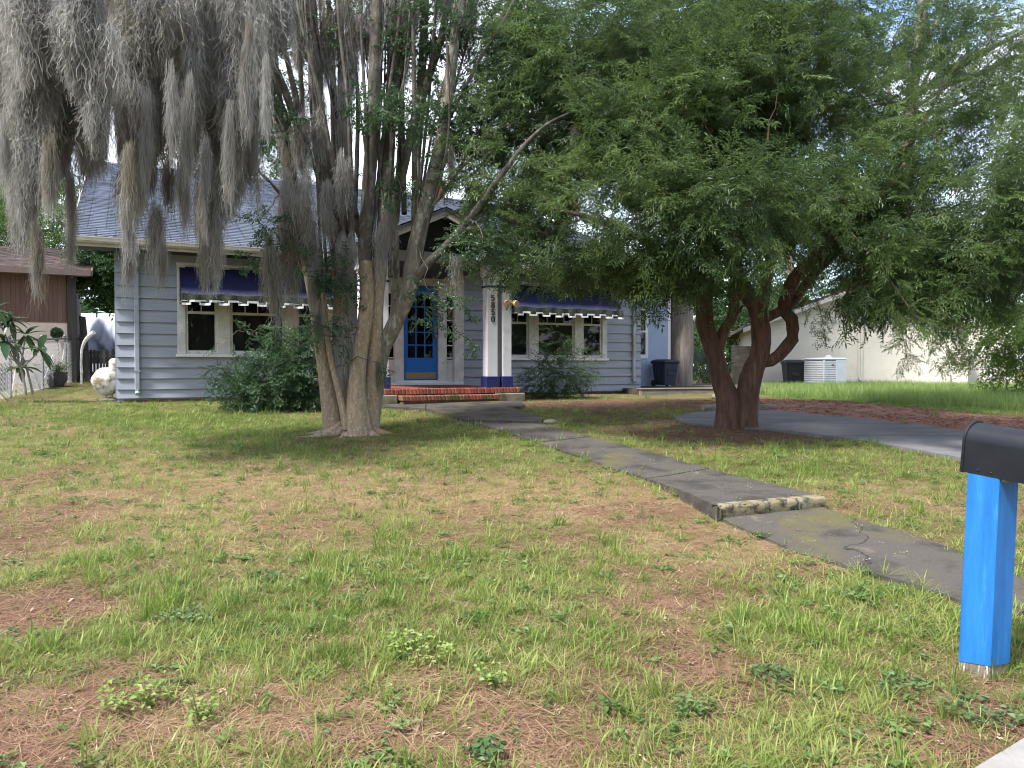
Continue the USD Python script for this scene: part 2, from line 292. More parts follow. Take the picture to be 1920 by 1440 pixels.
M_ground = usdkit.material(stage, '/World/Looks/lawn_soil', {
    'at': ('attribute', {'attribute': 'soilcolor'}), 'geo': ('geometry', {}), 'n': ('noise_texture', {'scale': 22.0, 'detail': 8.0, 'roughness': 0.75}),
    'n2': ('noise_texture', {'scale': 95.0, 'detail': 6.0, 'roughness': 0.85, 'distortion': 1.5}),
    'r': ('rgb_ramp', {'ramp': [(0, (0.35, 0.35, 0.35)), (0.35, (0.6, 0.6, 0.58)), (0.55, (1.0, 1.0, 1.0)), (0.75, (1.5, 1.45, 1.35)), (1, (1.9, 1.8, 1.6))]}),
    'r2': ('rgb_ramp', {'ramp': [(0, (0.25, 0.25, 0.25)), (0.38, (0.45, 0.43, 0.42)), (0.5, (0.95, 0.95, 0.95)), (0.62, (1.55, 1.5, 1.4)), (1, (2.6, 2.4, 2.1))]}),
    'm': ('mix_color', {'blend_type': 'multiply', 'fac': 1.0, 'use_clamp': False}), 'm2': ('mix_color', {'blend_type': 'multiply', 'fac': 1.0, 'use_clamp': False}),
    'bp': ('bump', {'strength': 0.8, 'distance': 0.03}), 'p': ('principled_bsdf', {'roughness': 0.95, 'specular_ior_level': 0.1})},
    [('geo.position', 'n.vector'), ('geo.position', 'n2.vector'), ('n.fac', 'r.fac'), ('n2.fac', 'r2.fac'), ('at.color', 'm.a'), ('r.color', 'm.b'), ('m.result', 'm2.a'), ('r2.color', 'm2.b'), ('m2.result', 'p.base_color'), ('n.fac', 'bp.height'), ('bp.normal', 'p.normal')], surface='p.BSDF')
gp = put('ground', (np.stack([GX, GY, GZ], -1).reshape(-1, 3), gf), M_ground, smooth=True, kind='structure', label='lawn soil rising gently from the pavement to the house')
UsdGeom.PrimvarsAPI(gp).CreatePrimvar('soilcolor', Sdf.ValueTypeNames.Color3fArray, 'vertex').Set(Vt.Vec3fArray.FromNumpy(np.clip(col, 0, 1).reshape(-1, 3).astype(np.float32)))

# ---------------------------------------------------------------- walkway, drive, pavement
def conc_mat(name, ca, cb, cc):
    n = {'geo': ('geometry', {}), 'n': ('noise_texture', {'scale': 2.6, 'detail': 8.0, 'roughness': .65}), 'r': ('rgb_ramp', {'ramp': [(0, ca), (.38, ca), (.52, cb), (.64, cb), (.76, cc), (1, cc)]}),
         'nm': ('noise_texture', {'scale': 1.3, 'detail': 6.0}), 'rm': ('rgb_ramp', {'ramp': [(0, (0, 0, 0)), (.56, (0, 0, 0)), (.66, (.75, .75, .75)), (1, (.9, .9, .9))]}), 'bm': ('rgb_to_bw', {}), 'km': ('color', {'value': (.105, .095, .035)}), 'xm': ('mix_color', {}),
         'nf': ('noise_texture', {'scale': 90.0, 'detail': 4.0, 'roughness': .7}), 'rf': ('rgb_ramp', {'ramp': [(0, (.55, .55, .55)), (.45, (.9, .9, .9)), (.62, (1.15, 1.15, 1.15)), (1, (1.9, 1.85, 1.75))]}), 'xf': ('mix_color', {'blend_type': 'multiply', 'fac': 1.0, 'use_clamp': False}),
         'w': ('noise_texture', {'scale': 3.0, 'detail': 5.0}), 'wa': ('vector_math', {'math_type': 'multiply_add', 'vector2': (.5, .5, 0.), 'vector3': (0, 0, 0)}), 'v': ('voronoi_texture', {'feature': 'distance_to_edge', 'scale': .30}), 'rv': ('map_range', {'from_min': .0, 'from_max': .0016, 'to_min': 0.0, 'to_max': 1.0, 'clamp': True}), 'kc': ('color', {'value': (.022, .02, .018)}), 'xc': ('mix_color', {}),
         'bp': ('bump', {'strength': .7, 'distance': .012}), 'ad': ('math', {'math_type': 'multiply'}), 'p': ('principled_bsdf', {'roughness': .92, 'specular_ior_level': .2})}
    l = [('geo.position', 'n.vector'), ('n.fac', 'r.fac'), ('geo.position', 'nm.vector'), ('nm.fac', 'rm.fac'), ('rm.color', 'bm.color'), ('bm.val', 'xm.fac'), ('r.color', 'xm.a'), ('km.color', 'xm.b'), ('geo.position', 'nf.vector'), ('nf.fac', 'rf.fac'), ('xm.result', 'xf.a'), ('rf.color', 'xf.b'),
         ('geo.position', 'w.vector'), ('w.color', 'wa.vector1'), ('geo.position', 'wa.vector3'), ('wa.vector', 'v.vector'), ('v.distance', 'rv.value'), ('rv.result', 'xc.fac'), ('kc.color', 'xc.a'), ('xf.result', 'xc.b'), ('xc.result', 'p.base_color'), ('nf.fac', 'ad.value1'), ('rv.result', 'ad.value2'), ('ad.value', 'bp.height'), ('bp.normal', 'p.normal')]
    return usdkit.material(stage, '/World/Looks/' + name, n, l, surface='p.BSDF')
M_conc = conc_mat('dark_weathered_concrete', (.045, .040, .035), (.08, .071, .062), (.17, .145, .115))
M_conc_edge = mat('lichened_concrete_edge', (0.16, 0.125, 0.05), (0.25, 0.22, 0.155), 9.0, 0.95, 0.6, 60, c3=(0.045, 0.04, 0.034), s3=11, t3=(0.48, 0.60), coord='geo')
M_asph = mat('worn_grey_asphalt', (0.10, 0.097, 0.104), (0.155, 0.15, 0.156), 1.8, 0.85, 0.6, 70, (.45, 3.2, 1), c3=(0.14, 0.133, 0.130), s3=1.6, t3=(0.50, 0.66), coord='geo')
M_pave = mat('pale_concrete', (0.20, 0.19, 0.175), (0.27, 0.255, 0.24), 6, 0.9, 0.4, 90, coord='geo')
M_mulch = mat('red_mulch', (0.22, 0.10, 0.07), (0.33, 0.18, 0.125), 14, 0.95, 0.9, 40, c3=(0.15, 0.11, 0.06), s3=3, t3=(0.5, 0.7), coord='geo', bdist=0.03)
def sheet(polygon, zf, thick, step=0.18, wob=0.0):
    """a slab whose top follows zf(x, y)"""
    polygon = polygon.segmentize(step)
    b = polygon.bounds; gx, gy = np.meshgrid(np.arange(b[0], b[2], step), np.arange(b[1], b[3], step))
    inn = shapely.contains_xy(polygon.buffer(-step * 0.5), gx, gy)
    ring = np.array(polygon.exterior.coords)[:-1]
    pts = np.vstack([ring, np.stack([gx[inn], gy[inn]], 1)])
    from scipy.spatial import Delaunay
    t = Delaunay(pts).simplices; cen = pts[t].mean(1); t = t[shapely.contains_xy(polygon, cen[:, 0], cen[:, 1])]
    cr = np.cross(pts[t[:, 1]] - pts[t[:, 0]], pts[t[:, 2]] - pts[t[:, 0]]); t[cr < 0] = t[cr < 0][:, ::-1]
    z = zf(pts[:, 0], pts[:, 1]); top = np.column_stack([pts, z]); n = len(ring); k = np.arange(n); kk = (k + 1) % n
    low = np.column_stack([ring, z[:n] - thick]); o = len(top)
    if not shapely.is_ccw(polygon.exterior): k, kk = kk, k
    side = np.vstack([np.stack([k, o + k, o + kk], 1), np.stack([k, o + kk, kk], 1)])
    return np.vstack([top, low]), np.vstack([t, side])
def zslab(lift): return lambda X, Y: CAMZ - ground_h(X, Y) + lift
drive = put('driveway', sheet(DRIVE, zslab(0.035), 0.12, 0.3), M_asph, smooth=40, kind='structure', label='worn grey asphalt driveway beyond the red barked tree')
put('mulch_strip', sheet(MULCH, zslab(0.03), 0.1, 0.3), M_mulch, smooth=40, kind='structure', label='strip of red mulch and bare earth along the driveway')
wk = xf('walkway', kind='structure', label='cracked dark concrete walkway from the porch steps to the pavement')
_e0 = G(1440, 972)[1]
def zupper(X, Y):
    h = ground_h(X, Y) - 0.03
    w = sstep(_e0 + 1.7, _e0 - 0.3, Y)
    return CAMZ - h + 0.085 * w
def wpoly(pts):
    g = Polygon([G(x, y)[:2] for x, y in pts]).segmentize(.09); q = np.array(g.exterior.coords)[:-1]
    q = q + (np.stack([fb(q[:, 0], q[:, 1], 6.0, 61, 3), fb(q[:, 0], q[:, 1], 6.0, 62, 3)], 1) - .5) * .045
    return Polygon(q).buffer(0)
slabs = [([(1352, 973), (1372, 985), (1480, 1034), (1590, 1069), (1700, 1096), (1790, 1128), (1880, 1165), (1985, 1130), (1900, 1075), (1800, 1040), (1740, 1016), (1640, 986), (1541, 955), (1440, 966)], zslab(0.018), M_conc),
         ([(1345, 976), (1546, 953), (1455, 919), (1330, 884), (1215, 905), (1275, 934)], zupper, M_conc),
         ([(1213, 904), (1328, 883), (1200, 847), (1110, 823), (1010, 834), (1100, 866)], zupper, M_conc),
         ([(1008, 833), (1108, 822.5), (1010, 798), (880, 795), (925, 806)], zupper, M_conc),
         ([(876, 794), (1016, 797), (1016, 790), (985, 779), (960, 770), (800, 764), (800, 772)], zslab(0.055), M_conc),
         ([(798, 771.5), (798, 763.5), (958, 769.5), (985, 766), (975, 757), (700, 757), (690, 766)], zslab(0.05), M_conc)]
for n_, (pts, zf, m_) in enumerate(slabs):
    put('slab', sheet(wpoly(pts), zf, 0.16, 0.12), m_, wk, smooth=35, label='upper slab with mossy yellow front lip' if n_ == 1 else None)
# mossy lip of the step
_a, _b = G(1345, 976), G(1546, 953)
lip = MB(); q = np.linspace(0, 1, 24)
_pl = _a[None] * (1 - q[:, None]) + _b[None] * q[:, None]; nn = np.array([-( _b - _a)[1], (_b - _a)[0]]); nn /= np.linalg.norm(nn)
if nn[1] > 0: nn = -nn
_top = zupper(_pl[:, 0], _pl[:, 1]); rr = np.random.default_rng(3)
jit = rr.normal(0, .006, 24)
rows = [np.column_stack([_pl[:, 0] - nn[0] * .10, _pl[:, 1] - nn[1] * .10, _top + .004]), np.column_stack([_pl[:, 0] + nn[0] * .0, _pl[:, 1] + nn[1] * .0, _top + .005 + jit * .4]),
        np.column_stack([_pl[:, 0] + nn[0] * (.018 + jit), _pl[:, 1] + nn[1] * (.018 + jit), _top - .02 + jit * .5]), np.column_stack([_pl[:, 0] + nn[0] * (.012 + jit), _pl[:, 1] + nn[1] * (.012 + jit), _top - .085 + jit]), np.column_stack([_pl[:, 0] - nn[0] * .02, _pl[:, 1] - nn[1] * .02, _top - .14])]
V = np.vstack(rows); fs = [(r * 24 + k, r * 24 + k + 1, (r + 1) * 24 + k + 1, (r + 1) * 24 + k) for r in range(4) for k in range(23)]
put('step_edge', (V, np.array(fs)), M_conc_edge, wk, smooth=60, label='ochre and white lichened edge of the raised slab')
# pavement at the bottom right corner
_s0, _s1 = G(1852, 1440)[:2], G(1922, 1397)[:2]; sd = (_s1 - _s0) / np.linalg.norm(_s1 - _s0); sn = np.array([sd[1], -sd[0]])
pv = Polygon([_s0 - sd * .2, _s0 + sd * 9, _s0 + sd * 9 + sn * 1.5, _s0 - sd * .2 + sn * 1.5])
put('pavement', sheet(pv, zslab(0.03), 0.12, 0.2), M_pave, smooth=35, kind='structure', label='pale concrete pavement edge beside the mailbox lawn')
# ---------------------------------------------------------------- the house
house = xf('house', None, (L0[0], L0[1], HZ), YAW, label='single storey blue clapboard bungalow with navy awnings and gabled brick porch', category='house')
wall = xf('front_wall', house)
rngh = np.random.default_rng(11)
TOPZ = 2.56
OPEN = [(1.02, 3.95, .83, TOPZ), (4.86, 6.85, .0, TOPZ), (7.80, 10.64, .80, TOPZ)]
ZB = [.062, .224, .425, .629, .818, 1.038, 1.257, 1.47, 1.692, 1.914, 2.134, 2.365, 2.577, 2.79]
WL = 11.654
for k in range(13):
    zb, zt = ZB[k], ZB[k + 1]
    cuts = [(a, b) for a, b, z0, z1 in OPEN if min(zt, z1) - max(zb, z0) > 0.5 * (zt - zb)]
    at, runs = 0.0, []
    for a, b in cuts: runs.append((at, a + .03)); at = b - .03
    runs.append((at, WL))
    for a, b in runs:
        n = max(2, int((b - a) / 0.6) + 1); tt = np.linspace(a, b, n); d0 = rngh.normal(0, .0015, n); dz = rngh.normal(0, .0012, n)
        m = MB(); prof = []
        for q, z in ((-.046, zb), (-.047, zb + .004), (-.012, zt + .014), (.0, zt + .014), (.0, zb)):
            prof.append(np.column_stack([tt, np.full(n, q) + (d0 if q < -.02 else 0), np.full(n, z) + dz]))
        V = np.stack(prof, 1).reshape(-1, 3)
        fs = [(i * 5 + c, i * 5 + (c + 1) % 5, i * 5 + 5 + (c + 1) % 5, i * 5 + 5 + c) for i in range(n - 1) for c in range(5)]
        m.add(V, fs); e = (n - 1) * 5
        m.add(V, [(0, 1, 2), (0, 2, 3), (0, 3, 4), (e, e + 2, e + 1), (e, e + 3, e + 2), (e, e + 4, e + 3)])
        put('siding_board', m, M_siding, wall)
back = MB()
for a, b, z0, z1 in [(0, 1.04, 0, 2.85), (1.04, 3.93, 0, .85), (1.04, 3.93, 2.54, 2.85), (3.93, 4.88, 0, 2.85), (4.88, 6.83, 2.54, 2.85), (6.83, 7.82, 0, 2.85), (7.82, 10.62, 0, .82), (7.82, 10.62, 2.54, 2.85), (10.62, WL, 0, 2.85)]:
    back.box(a, b, .002, .09, z0, z1)
back.box(0.01, .09, .1, 10.5, 0, 2.8); back.box(WL - .09, WL - .01, .1, 10.5, 0, 2.8); back.box(0.01, WL - .01, 10.5, 10.6, 0, 2.8)
for k in range(13): back.box(-.035, 0, -.02, 12, ZB[k] + .002, ZB[k + 1]) if False else back.box(-.028, .005, -.005, 10.5, ZB[k] + .003, ZB[k + 1] - .002); back.box(WL - .005, WL + .028, .03, 10.5, ZB[k] + .003, ZB[k + 1] - .002)
put('wall_sheathing', back, M_siding, wall)
put('dark_interior', MB().box(.3, WL - .3, .75, .8, 0.05, 2.7).box(.3, .35, .1, .8, .05, 2.7), M_roomshade, house)
# brick footing under the boards
fb_ = MB()
for r_ in range(2):
    for k in range(56):
        t0 = k * .208 + .1 * r_
        if t0 + .2 < WL: fb_.box(t0, t0 + .198, -.012 - rngh.uniform(0, .006), .05, -.11 + r_ * .075, -.04 + r_ * .075)
put('footing_bricks', fb_, M_brickdirty, house, kind='stuff')

def triple_window(a, b, zs, blindm, cen):
    """three double hung sashes under one casing"""
    w = xf('window', house); k = (b - a) / 2.84
    e = [a, a + .14 * k, a + .69 * k, a + .92 * k, b - .92 * k, b - .69 * k, b - .14 * k, b]
    m = MB()
    m.box(e[0], e[1], -.052, .06, zs + .06, TOPZ, .006); m.box(e[6], e[7], -.052, .06, zs + .06, TOPZ, .006)
    m.box(e[2], e[3], -.048, .06, zs + .06, TOPZ - .03, .006); m.box(e[4], e[5], -.048, .06, zs + .06, TOPZ - .03, .006)
    m.box(e[0] - .01, e[7] + .01, -.056, .06, TOPZ - .004, TOPZ + .05, .006)
    put('frame', m, M_whitedirty, w)
    put('sill', MB().box(e[0] - .03, e[7] + .03, -.095, .06, zs, zs + .058, .008), M_white, w)
    zm = zs + .06 + .47 * (TOPZ - zs - .06)
    for i, (s0, s1) in enumerate(((e[1], e[2]), (e[3], e[4]), (e[5], e[6]))):
        f = MB(); y0, y1 = -.012, .025
        f.box(s0, s0 + .045, y0, y1, zs + .06, TOPZ); f.box(s1 - .045, s1, y0, y1, zs + .06, TOPZ)
        f.box(s0 + .045, s1 - .045, y0, y1, zs + .06, zs + .125); f.box(s0 + .045, s1 - .045, y0 - .008, y1, zm - .025, zm + .025); f.box(s0 + .045, s1 - .045, y0, y1, TOPZ - .05, TOPZ)
        nm = 2 if i != 1 else 4
        for q in range(1, nm): xx = s0 + .045 + (s1 - s0 - .09) * q / nm; f.box(xx - .009, xx + .009, y0 + .004, y1 - .004, zm + .025, TOPZ - .05)
        put('sash', f, M_whitedirty, w)
        put('pane', pane(s0 + .04, s1 - .04, .008, zs + .12, zm - .02), M_glass_dark, w)
        put('pane', pane(s0 + .04, s1 - .04, .004, zm + .02, TOPZ - .045), M_glass_dark, w)
        bl = MB(); z = zs + .10
        while z < TOPZ - .06:
            bl.add([(s0 + .02, .062, z), (s1 - .02, .062, z), (s1 - .02, .088, z + .036), (s0 + .02, .088, z + .036)], [(0, 1, 2, 3)]); z += .034
        put('blind', bl, M_blindtan if (cen and i == 1) else M_blind, w)
        put('dark_recess', MB().box(s0 - .1, s1 + .1, .14, .16, zs, TOPZ + .03), M_roomshade, w)
def pane(x0, x1, y, z0, z1): return MB().add([(x0, y, z0), (x1, y, z0), (x1, y, z1), (x0, y, z1)], [(0, 1, 2, 3)])
triple_window(1.017, 3.93, .83, M_blind, False)
triple_window(7.80, 10.64, .80, M_blind, True)

# ---- awnings
M_canvas = usdkit.material(stage, '/World/Looks/algae_stained_navy_canvas', {
    'tc': ('texture_coordinate', {}), 'sx': ('separate_xyz', {}), 'mr': ('map_range', {'from_min': 2.14, 'from_max': 1.90, 'to_min': -0.10, 'to_max': 0.62, 'clamp': True}),
    'n': ('noise_texture', {'scale': 13.0, 'detail': 8.0, 'roughness': 0.75}), 'nb': ('noise_texture', {'scale': 1.2, 'detail': 3.0}), 'ns': ('noise_texture', {'scale': 60.0, 'detail': 3.0}),
    'ad': ('math', {'math_type': 'add'}), 'r': ('rgb_ramp', {'ramp': [(0, (0, 0, 0)), (0.72, (0, 0, 0)), (0.98, (1, 1, 1)), (1, (1, 1, 1))]}), 'bw': ('rgb_to_bw', {}),
    'c1': ('rgb_ramp', {'ramp': [(0, (0.008, 0.009, 0.034)), (0.4, (0.011, 0.012, 0.044)), (0.65, (0.018, 0.019, 0.066)), (1, (0.03, 0.031, 0.09))]}),
    'c2': ('rgb_ramp', {'ramp': [(0, (0.010, 0.014, 0.012)), (0.5, (0.024, 0.030, 0.020)), (0.62, (0.07, 0.075, 0.055)), (1, (0.24, 0.24, 0.21))]}),
    'm': ('mix_color', {}), 'bp': ('bump', {'strength': 0.3, 'distance': 0.01}), 'p': ('principled_bsdf', {'roughness': 0.65, 'specular_ior_level': 0.25})},
    [('tc.object', 'sx.vector'), ('sx.z', 'mr.value'), ('tc.object', 'n.vector'), ('tc.object', 'nb.vector'), ('tc.object', 'ns.vector'), ('mr.result', 'ad.value1'), ('n.fac', 'ad.value2'), ('ad.value', 'r.fac'), ('r.color', 'bw.color'),
     ('nb.fac', 'c1.fac'), ('ns.fac', 'c2.fac'), ('bw.val', 'm.fac'), ('c1.color', 'm.a'), ('c2.color', 'm.b'), ('m.result', 'p.base_color'), ('n.fac', 'bp.height'), ('bp.normal', 'p.normal')], surface='p.BSDF')
M_binding = mat('white_awning_binding', (0.74, 0.74, 0.75), (0.62, 0.62, 0.60), 8, 0.6)
def awning(a, b, seed):
    rg = np.random.default_rng(seed); w = xf('awning', house); PR, ZT, ZC, ZV = .70, 2.535, 1.97, 1.79
    n, m_ = 61, 8; t = np.linspace(a, b, n); q = np.linspace(0, 1, m_)
    T, Q = np.meshgrid(t, q, indexing='ij')
    sag = .025 * np.sin(np.pi * Q) * (.5 + fb(T, Q, 1.2, seed)) + .012 * np.sin(T * 9 + 3 * fb(T, Q, 1.5, seed + 1)) * Q ** 3
    V = np.stack([T, -.03 - (PR - .03) * Q, ZT + (ZC - ZT) * Q - sag], -1).reshape(-1, 3)
    i, j = np.meshgrid(np.arange(n - 1), np.arange(m_ - 1), indexing='ij'); o = i * m_ + j
    put('canopy', (V, np.stack([o, o + m_, o + m_ + 1, o + 1], -1).reshape(-1, 4)), M_canvas, w, smooth=True)
    # hanging valance with stepped edge
    per = .335; N_ = int((b - a) / .012) + 1; t = np.linspace(a, b, N_); ph = ((t - a) / per) % 1.0; up = (ph > .40) & (ph < .92)
    zl = np.where(up, ZV + .055, ZV) + .008 * np.sin(t * 3.1 + seed); yy = -PR + .018 * np.sin(t * 2 * np.pi / per * 1.0 + .6) + .012 * np.sin(t * 23)
    zc = np.interp(t, np.linspace(a, b, n), V.reshape(n, m_, 3)[:, -1, 2])
    top = np.column_stack([t, np.full(N_, -PR), zc]); low = np.column_stack([t, yy, zl])
    mid = np.column_stack([t, -PR + (yy + PR) * .6 - .006, (zc + zl) / 2])
    V2 = np.vstack([top, mid, low]); k = np.arange(N_ - 1)
    put('valance', (V2, np.vstack([np.stack([k, k + 1, k + 1 + N_, k + N_], 1), np.stack([k + N_, k + 1 + N_, k + 1 + 2 * N_, k + 2 * N_], 1)])), M_canvas, w, smooth=True)
    tape = MB(); pts = [(t[0], yy[0], zl[0])]
    for q_ in range(1, N_):
        if up[q_] != up[q_ - 1]:
            pts.append((t[q_] - .004, yy[q_ - 1], zl[q_ - 1])); pts.append((t[q_], yy[q_], zl[q_]))
        elif q_ % 6 == 0: pts.append((t[q_], yy[q_], zl[q_]))
    pts.append((t[-1], yy[-1], zl[-1])); pts = np.array(pts)
    for p0, p1 in zip(pts[:-1], pts[1:]):
        dv = p1 - p0; vert = abs(dv[2]) > .03
        if vert: tape.box(p0[0] - .014, p0[0] + .014, p0[1] - .007, p0[1] + .004, min(p0[2], p1[2]) - .014, max(p0[2], p1[2]) + .016)
        else: tape.add([(p0[0], p0[1] - .006, p0[2] - .019), (p1[0], p1[1] - .006, p1[2] - .019), (p1[0], p1[1] - .006, p1[2] + .02), (p0[0], p0[1] - .006, p0[2] + .02), (p0[0], p0[1] + .003, p0[2] - .019), (p1[0], p1[1] + .003, p1[2] - .019), (p1[0], p1[1] + .003, p1[2] + .02), (p0[0], p0[1] + .003, p0[2] + .02)],
                      [(0, 1, 2, 3), (5, 4, 7, 6), (3, 2, 6, 7), (4, 5, 1, 0)])
    put('white_binding', tape, M_binding, w)
    for tt in (a, b):
        put('end_panel', (np.array([(tt, -.03, ZT), (tt, -PR, ZC), (tt, -PR, ZV + .03), (tt, -.03, ZV + .03)]), np.array([(0, 1, 2, 3)])), M_canvas, w)
    fr = MB()
    fr.tube([(a, -.04, ZV + .05), (a, -PR + .01, ZV + .05), (b, -PR + .01, ZV + .05), (b, -.04, ZV + .05)], .012, 6); fr.tube([(a, -.035, ZT + .005), (b, -.035, ZT + .005)], .012, 6)
    put('awning_frame', fr, M_steel, w)
awning(1.06, 3.92, 1); awning(7.86, 10.66, 2)

# ---- door, sidelights
entry = xf('entry', house)
cas = MB()
for x0, x1, z0, z1 in ((4.86, 5.08, .25, 2.56), (6.63, 6.85, .25, 2.56), (5.27, 5.46, .25, 2.42), (6.25, 6.44, .25, 2.42), (5.08, 6.63, 2.40, 2.56)):
    cas.box(x0, x1, -.055, .05, z0, z1, .005)
for x0, x1 in ((5.08, 5.27), (6.44, 6.63)):
    cas.box(x0, x1, -.02, .04, .25, .40); cas.box(x0, x1, -.012, .03, .40, .80); cas.box(x0, x1, -.02, .04, 2.22, 2.42); cas.box(x0, x0 + .02, -.02, .04, .8, 2.22); cas.box(x1 - .02, x1, -.02, .04, .8, 2.22)
put('door_casing', cas, M_whitedirty, entry)
put('threshold', MB().box(4.90, 6.82, -.14, .04, .25, .30, .008).box(5.46, 6.25, -.05, .04, .30, .355, .005), M_white, entry)
rows = np.linspace(.84, 2.22, 6)
for x0, x1 in ((5.10, 5.25), (6.46, 6.61)):
    for r_ in range(5): put('pane', pane(x0, x1, .01, rows[r_] + .012, rows[r_ + 1] - .012), M_glass_dark, entry)
    bars = MB()
    for r_ in range(6): bars.box(x0 - .01, x1 + .01, -.008, .026, rows[r_] - .013, rows[r_] + .013)
    put('sidelight_bars', bars, M_white, entry)
put('dark_recess', MB().box(5.0, 6.7, .2, .22, .3, 2.45), M_roomshade, entry)
st = MB(); c_ = np.array([6.545, .002, 1.86])
th = np.linspace(0, 2 * np.pi, 20, endpoint=False)
ht = np.column_stack([.0032 * 16 * np.sin(th) ** 3, .0032 * (13 * np.cos(th) - 5 * np.cos(2 * th) - 2 * np.cos(3 * th) - np.cos(4 * th))])
st.prism([(p[0] + c_[0], p[1] + c_[2]) for p in ht], 1, .002, .006) if False else st.add(np.column_stack([ht[:, 0] + c_[0], np.full(20, .004), ht[:, 1] + c_[2]]), [(0, i, i + 1) for i in range(1, 19)])
put('sticker', st, mat('pink_sticker', (.5, .10, .12)), entry)
door = xf('door', house)
dl = MB(); X0, X1 = 5.47, 6.24; gc = [5.565, 5.735, 5.755, 5.935, 5.955, 6.125]
cols = [(5.565, 5.738), (5.765, 5.938), (5.965, 6.138)]
dl.box(X0, 5.565, -.01, .03, .365, 2.385, .004); dl.box(6.138, X1, -.01, .03, .365, 2.385, .004); dl.box(5.565, 6.138, -.01, .03, .365, .84); dl.box(5.565, 6.138, -.01, .03, 2.22, 2.385)
for a_, b_ in ((5.738, 5.765), (5.938, 5.965)): dl.box(a_, b_, -.006, .026, .84, 2.22)
for r_ in range(1, 5):
    for a_, b_ in cols: dl.box(a_, b_, -.006, .026, rows[r_] - .013, rows[r_] + .013)
put('door_leaf', dl, M_door, door)
for r_ in range(5):
    for a_, b_ in cols: put('pane', pane(a_ - .004, b_ + .004, .008, rows[r_] + .006, rows[r_ + 1] - .006), M_glass_dark, door)
put('kick_plate', MB().box(5.51, 6.20, -.014, -.0105, .385, .53), M_brass, door)
lk = MB().box(6.165, 6.225, -.06, -.012, 1.38, 1.50, .012); lk.tube([(6.175, -.03, 1.5), (6.18, -.035, 1.57), (6.215, -.035, 1.57), (6.215, -.03, 1.5)], .006, 6)
put('lock_box', lk, mat('grey_lockbox', (.12, .12, .14), (.2, .2, .22), 20, .4), door)
put('door_knob', MB().tm(trimesh.creation.icosphere(2, .032)).xform(np.array([[1, 0, 0, 6.19], [0, 1, 0, -.05], [0, 0, 1, 1.32], [0, 0, 0, 1.]])), M_brass, door)
put('doorbell', MB().box(6.96, 6.985, -.05, -.03, 1.67, 1.71, .004), M_digit, house)

# ---- porch: brick floor and step, posts, beam, gable
porch = xf('porch', house)
floor = MB().box(3.66, 6.82, -2.70, -.0, -.02, .235); floor.box(3.65, 6.83, -2.797, -2.70, .155, .243); floor.box(4.43, 6.29, -3.055, -2.75, .05, .126); put('porch_slab', floor, M_mortar, porch)
def brick(t0, t1, y0, y1, z0, z1, m=None):
    j = rngh.uniform(-.0025, .0025, 3)
    put('brick', MB().tm(cbox(t0 + .0055, t1 - .0055, y0 + j[1], y1, z0 + j[2], z1 + j[2], .008)), m or M_brick, porch)
n = 48
for k in range(n):
    w_ = (6.84 - 3.64) / n; brick(3.64 + k * w_, 3.64 + (k + 1) * w_, -2.81, -2.61, .150, .252)
for k in range(22):                                                   # floor bricks in courses towards the door
    pass
fl = MB()
for r_ in range(12):
    for k in range(17):
        t0 = 3.66 + k * .197 - .09 * (r_ % 2); t1 = min(t0 + .187, 6.82); t0 = max(t0, 3.66)
        if t1 - t0 > .03: fl.box(t0, t1, -2.60 + r_ * .207, -2.60 + r_ * .207 + .197, .2, .246 + rngh.uniform(0, .003))
put('floor_bricks', fl, M_brick, porch, kind='stuff')
n = 28
for k in range(n):
    w_ = (6.30 - 4.42) / n; brick(4.42 + k * w_, 4.42 + (k + 1) * w_, -3.07, -2.80, .045, .135, M_brickdirty if k < 14 or rngh.random() < .5 else M_brick)
put('step_base', MB().box(4.45, 6.28, -3.04, -2.72, -.1, .05), M_brickdirty, porch)
M_block = mat('mossy_concrete_block', (0.16, 0.14, 0.11), (0.24, 0.22, 0.18), 5, .95, .6, 40, c3=(.07, .075, .04), s3=3, t3=(.48, .62))
put('cheek_block', MB().box(6.31, 6.93, -2.86, -2.2, -.12, .146, .015), M_block, porch); put('cheek_block', MB().box(3.56, 4.41, -2.86, -2.2, -.12, .146, .015), M_block, porch)
def pillar(sgn):
    c0 = 6.19 if sgn > 0 else 4.285
    def X(a, b): return (c0 + a, c0 + b) if sgn > 0 else (c0 - b, c0 - a)
    p = xf('pillar', porch)
    for (a_, b_) in ((0, .215), (.325, .505)):
        x0, x1 = X(a_, b_)
        put('post', MB().box(x0, x1, -2.74, -2.53, .46, 2.13, .006), M_white, p)
        put('post_cap', MB().box(x0 + .002, x1 - .002, -2.735, -2.535, 2.16, 2.28, .006), M_white, p)
        put('necking', MB().box(x0 - .018, x1 + .018, -2.758, -2.512, 2.13, 2.16, .006), M_darkblue, p)
        put('navy_base', MB().box(x0 - .028, x1 + .028, -2.768, -2.50, .254, .46, .008), M_darkblue, p)
    x0, x1 = X(.215, .325); put('web_panel', MB().box(x0, x1, -2.66, -2.58, .26, 2.40), M_grey, p)
    x0, x1 = X(-.035, .54); put('capital', MB().box(x0, x1, -2.78, -2.49, 2.33, 2.545, .008).box(x0 + .03, x1 - .03, -2.75, -2.52, 2.28, 2.33), M_white, p)
pillar(1); pillar(-1)
bm = MB().box(3.70, 6.76, -2.79, -2.48, 2.55, 2.70, .006).box(3.70, 3.92, -2.48, -.03, 2.55, 2.70, .006).box(6.54, 6.76, -2.48, -.03, 2.55, 2.70, .006); put('porch_beam', bm, M_grey, porch)
CT, PK, EV, HW = 5.24, 3.47, 2.69, 1.68
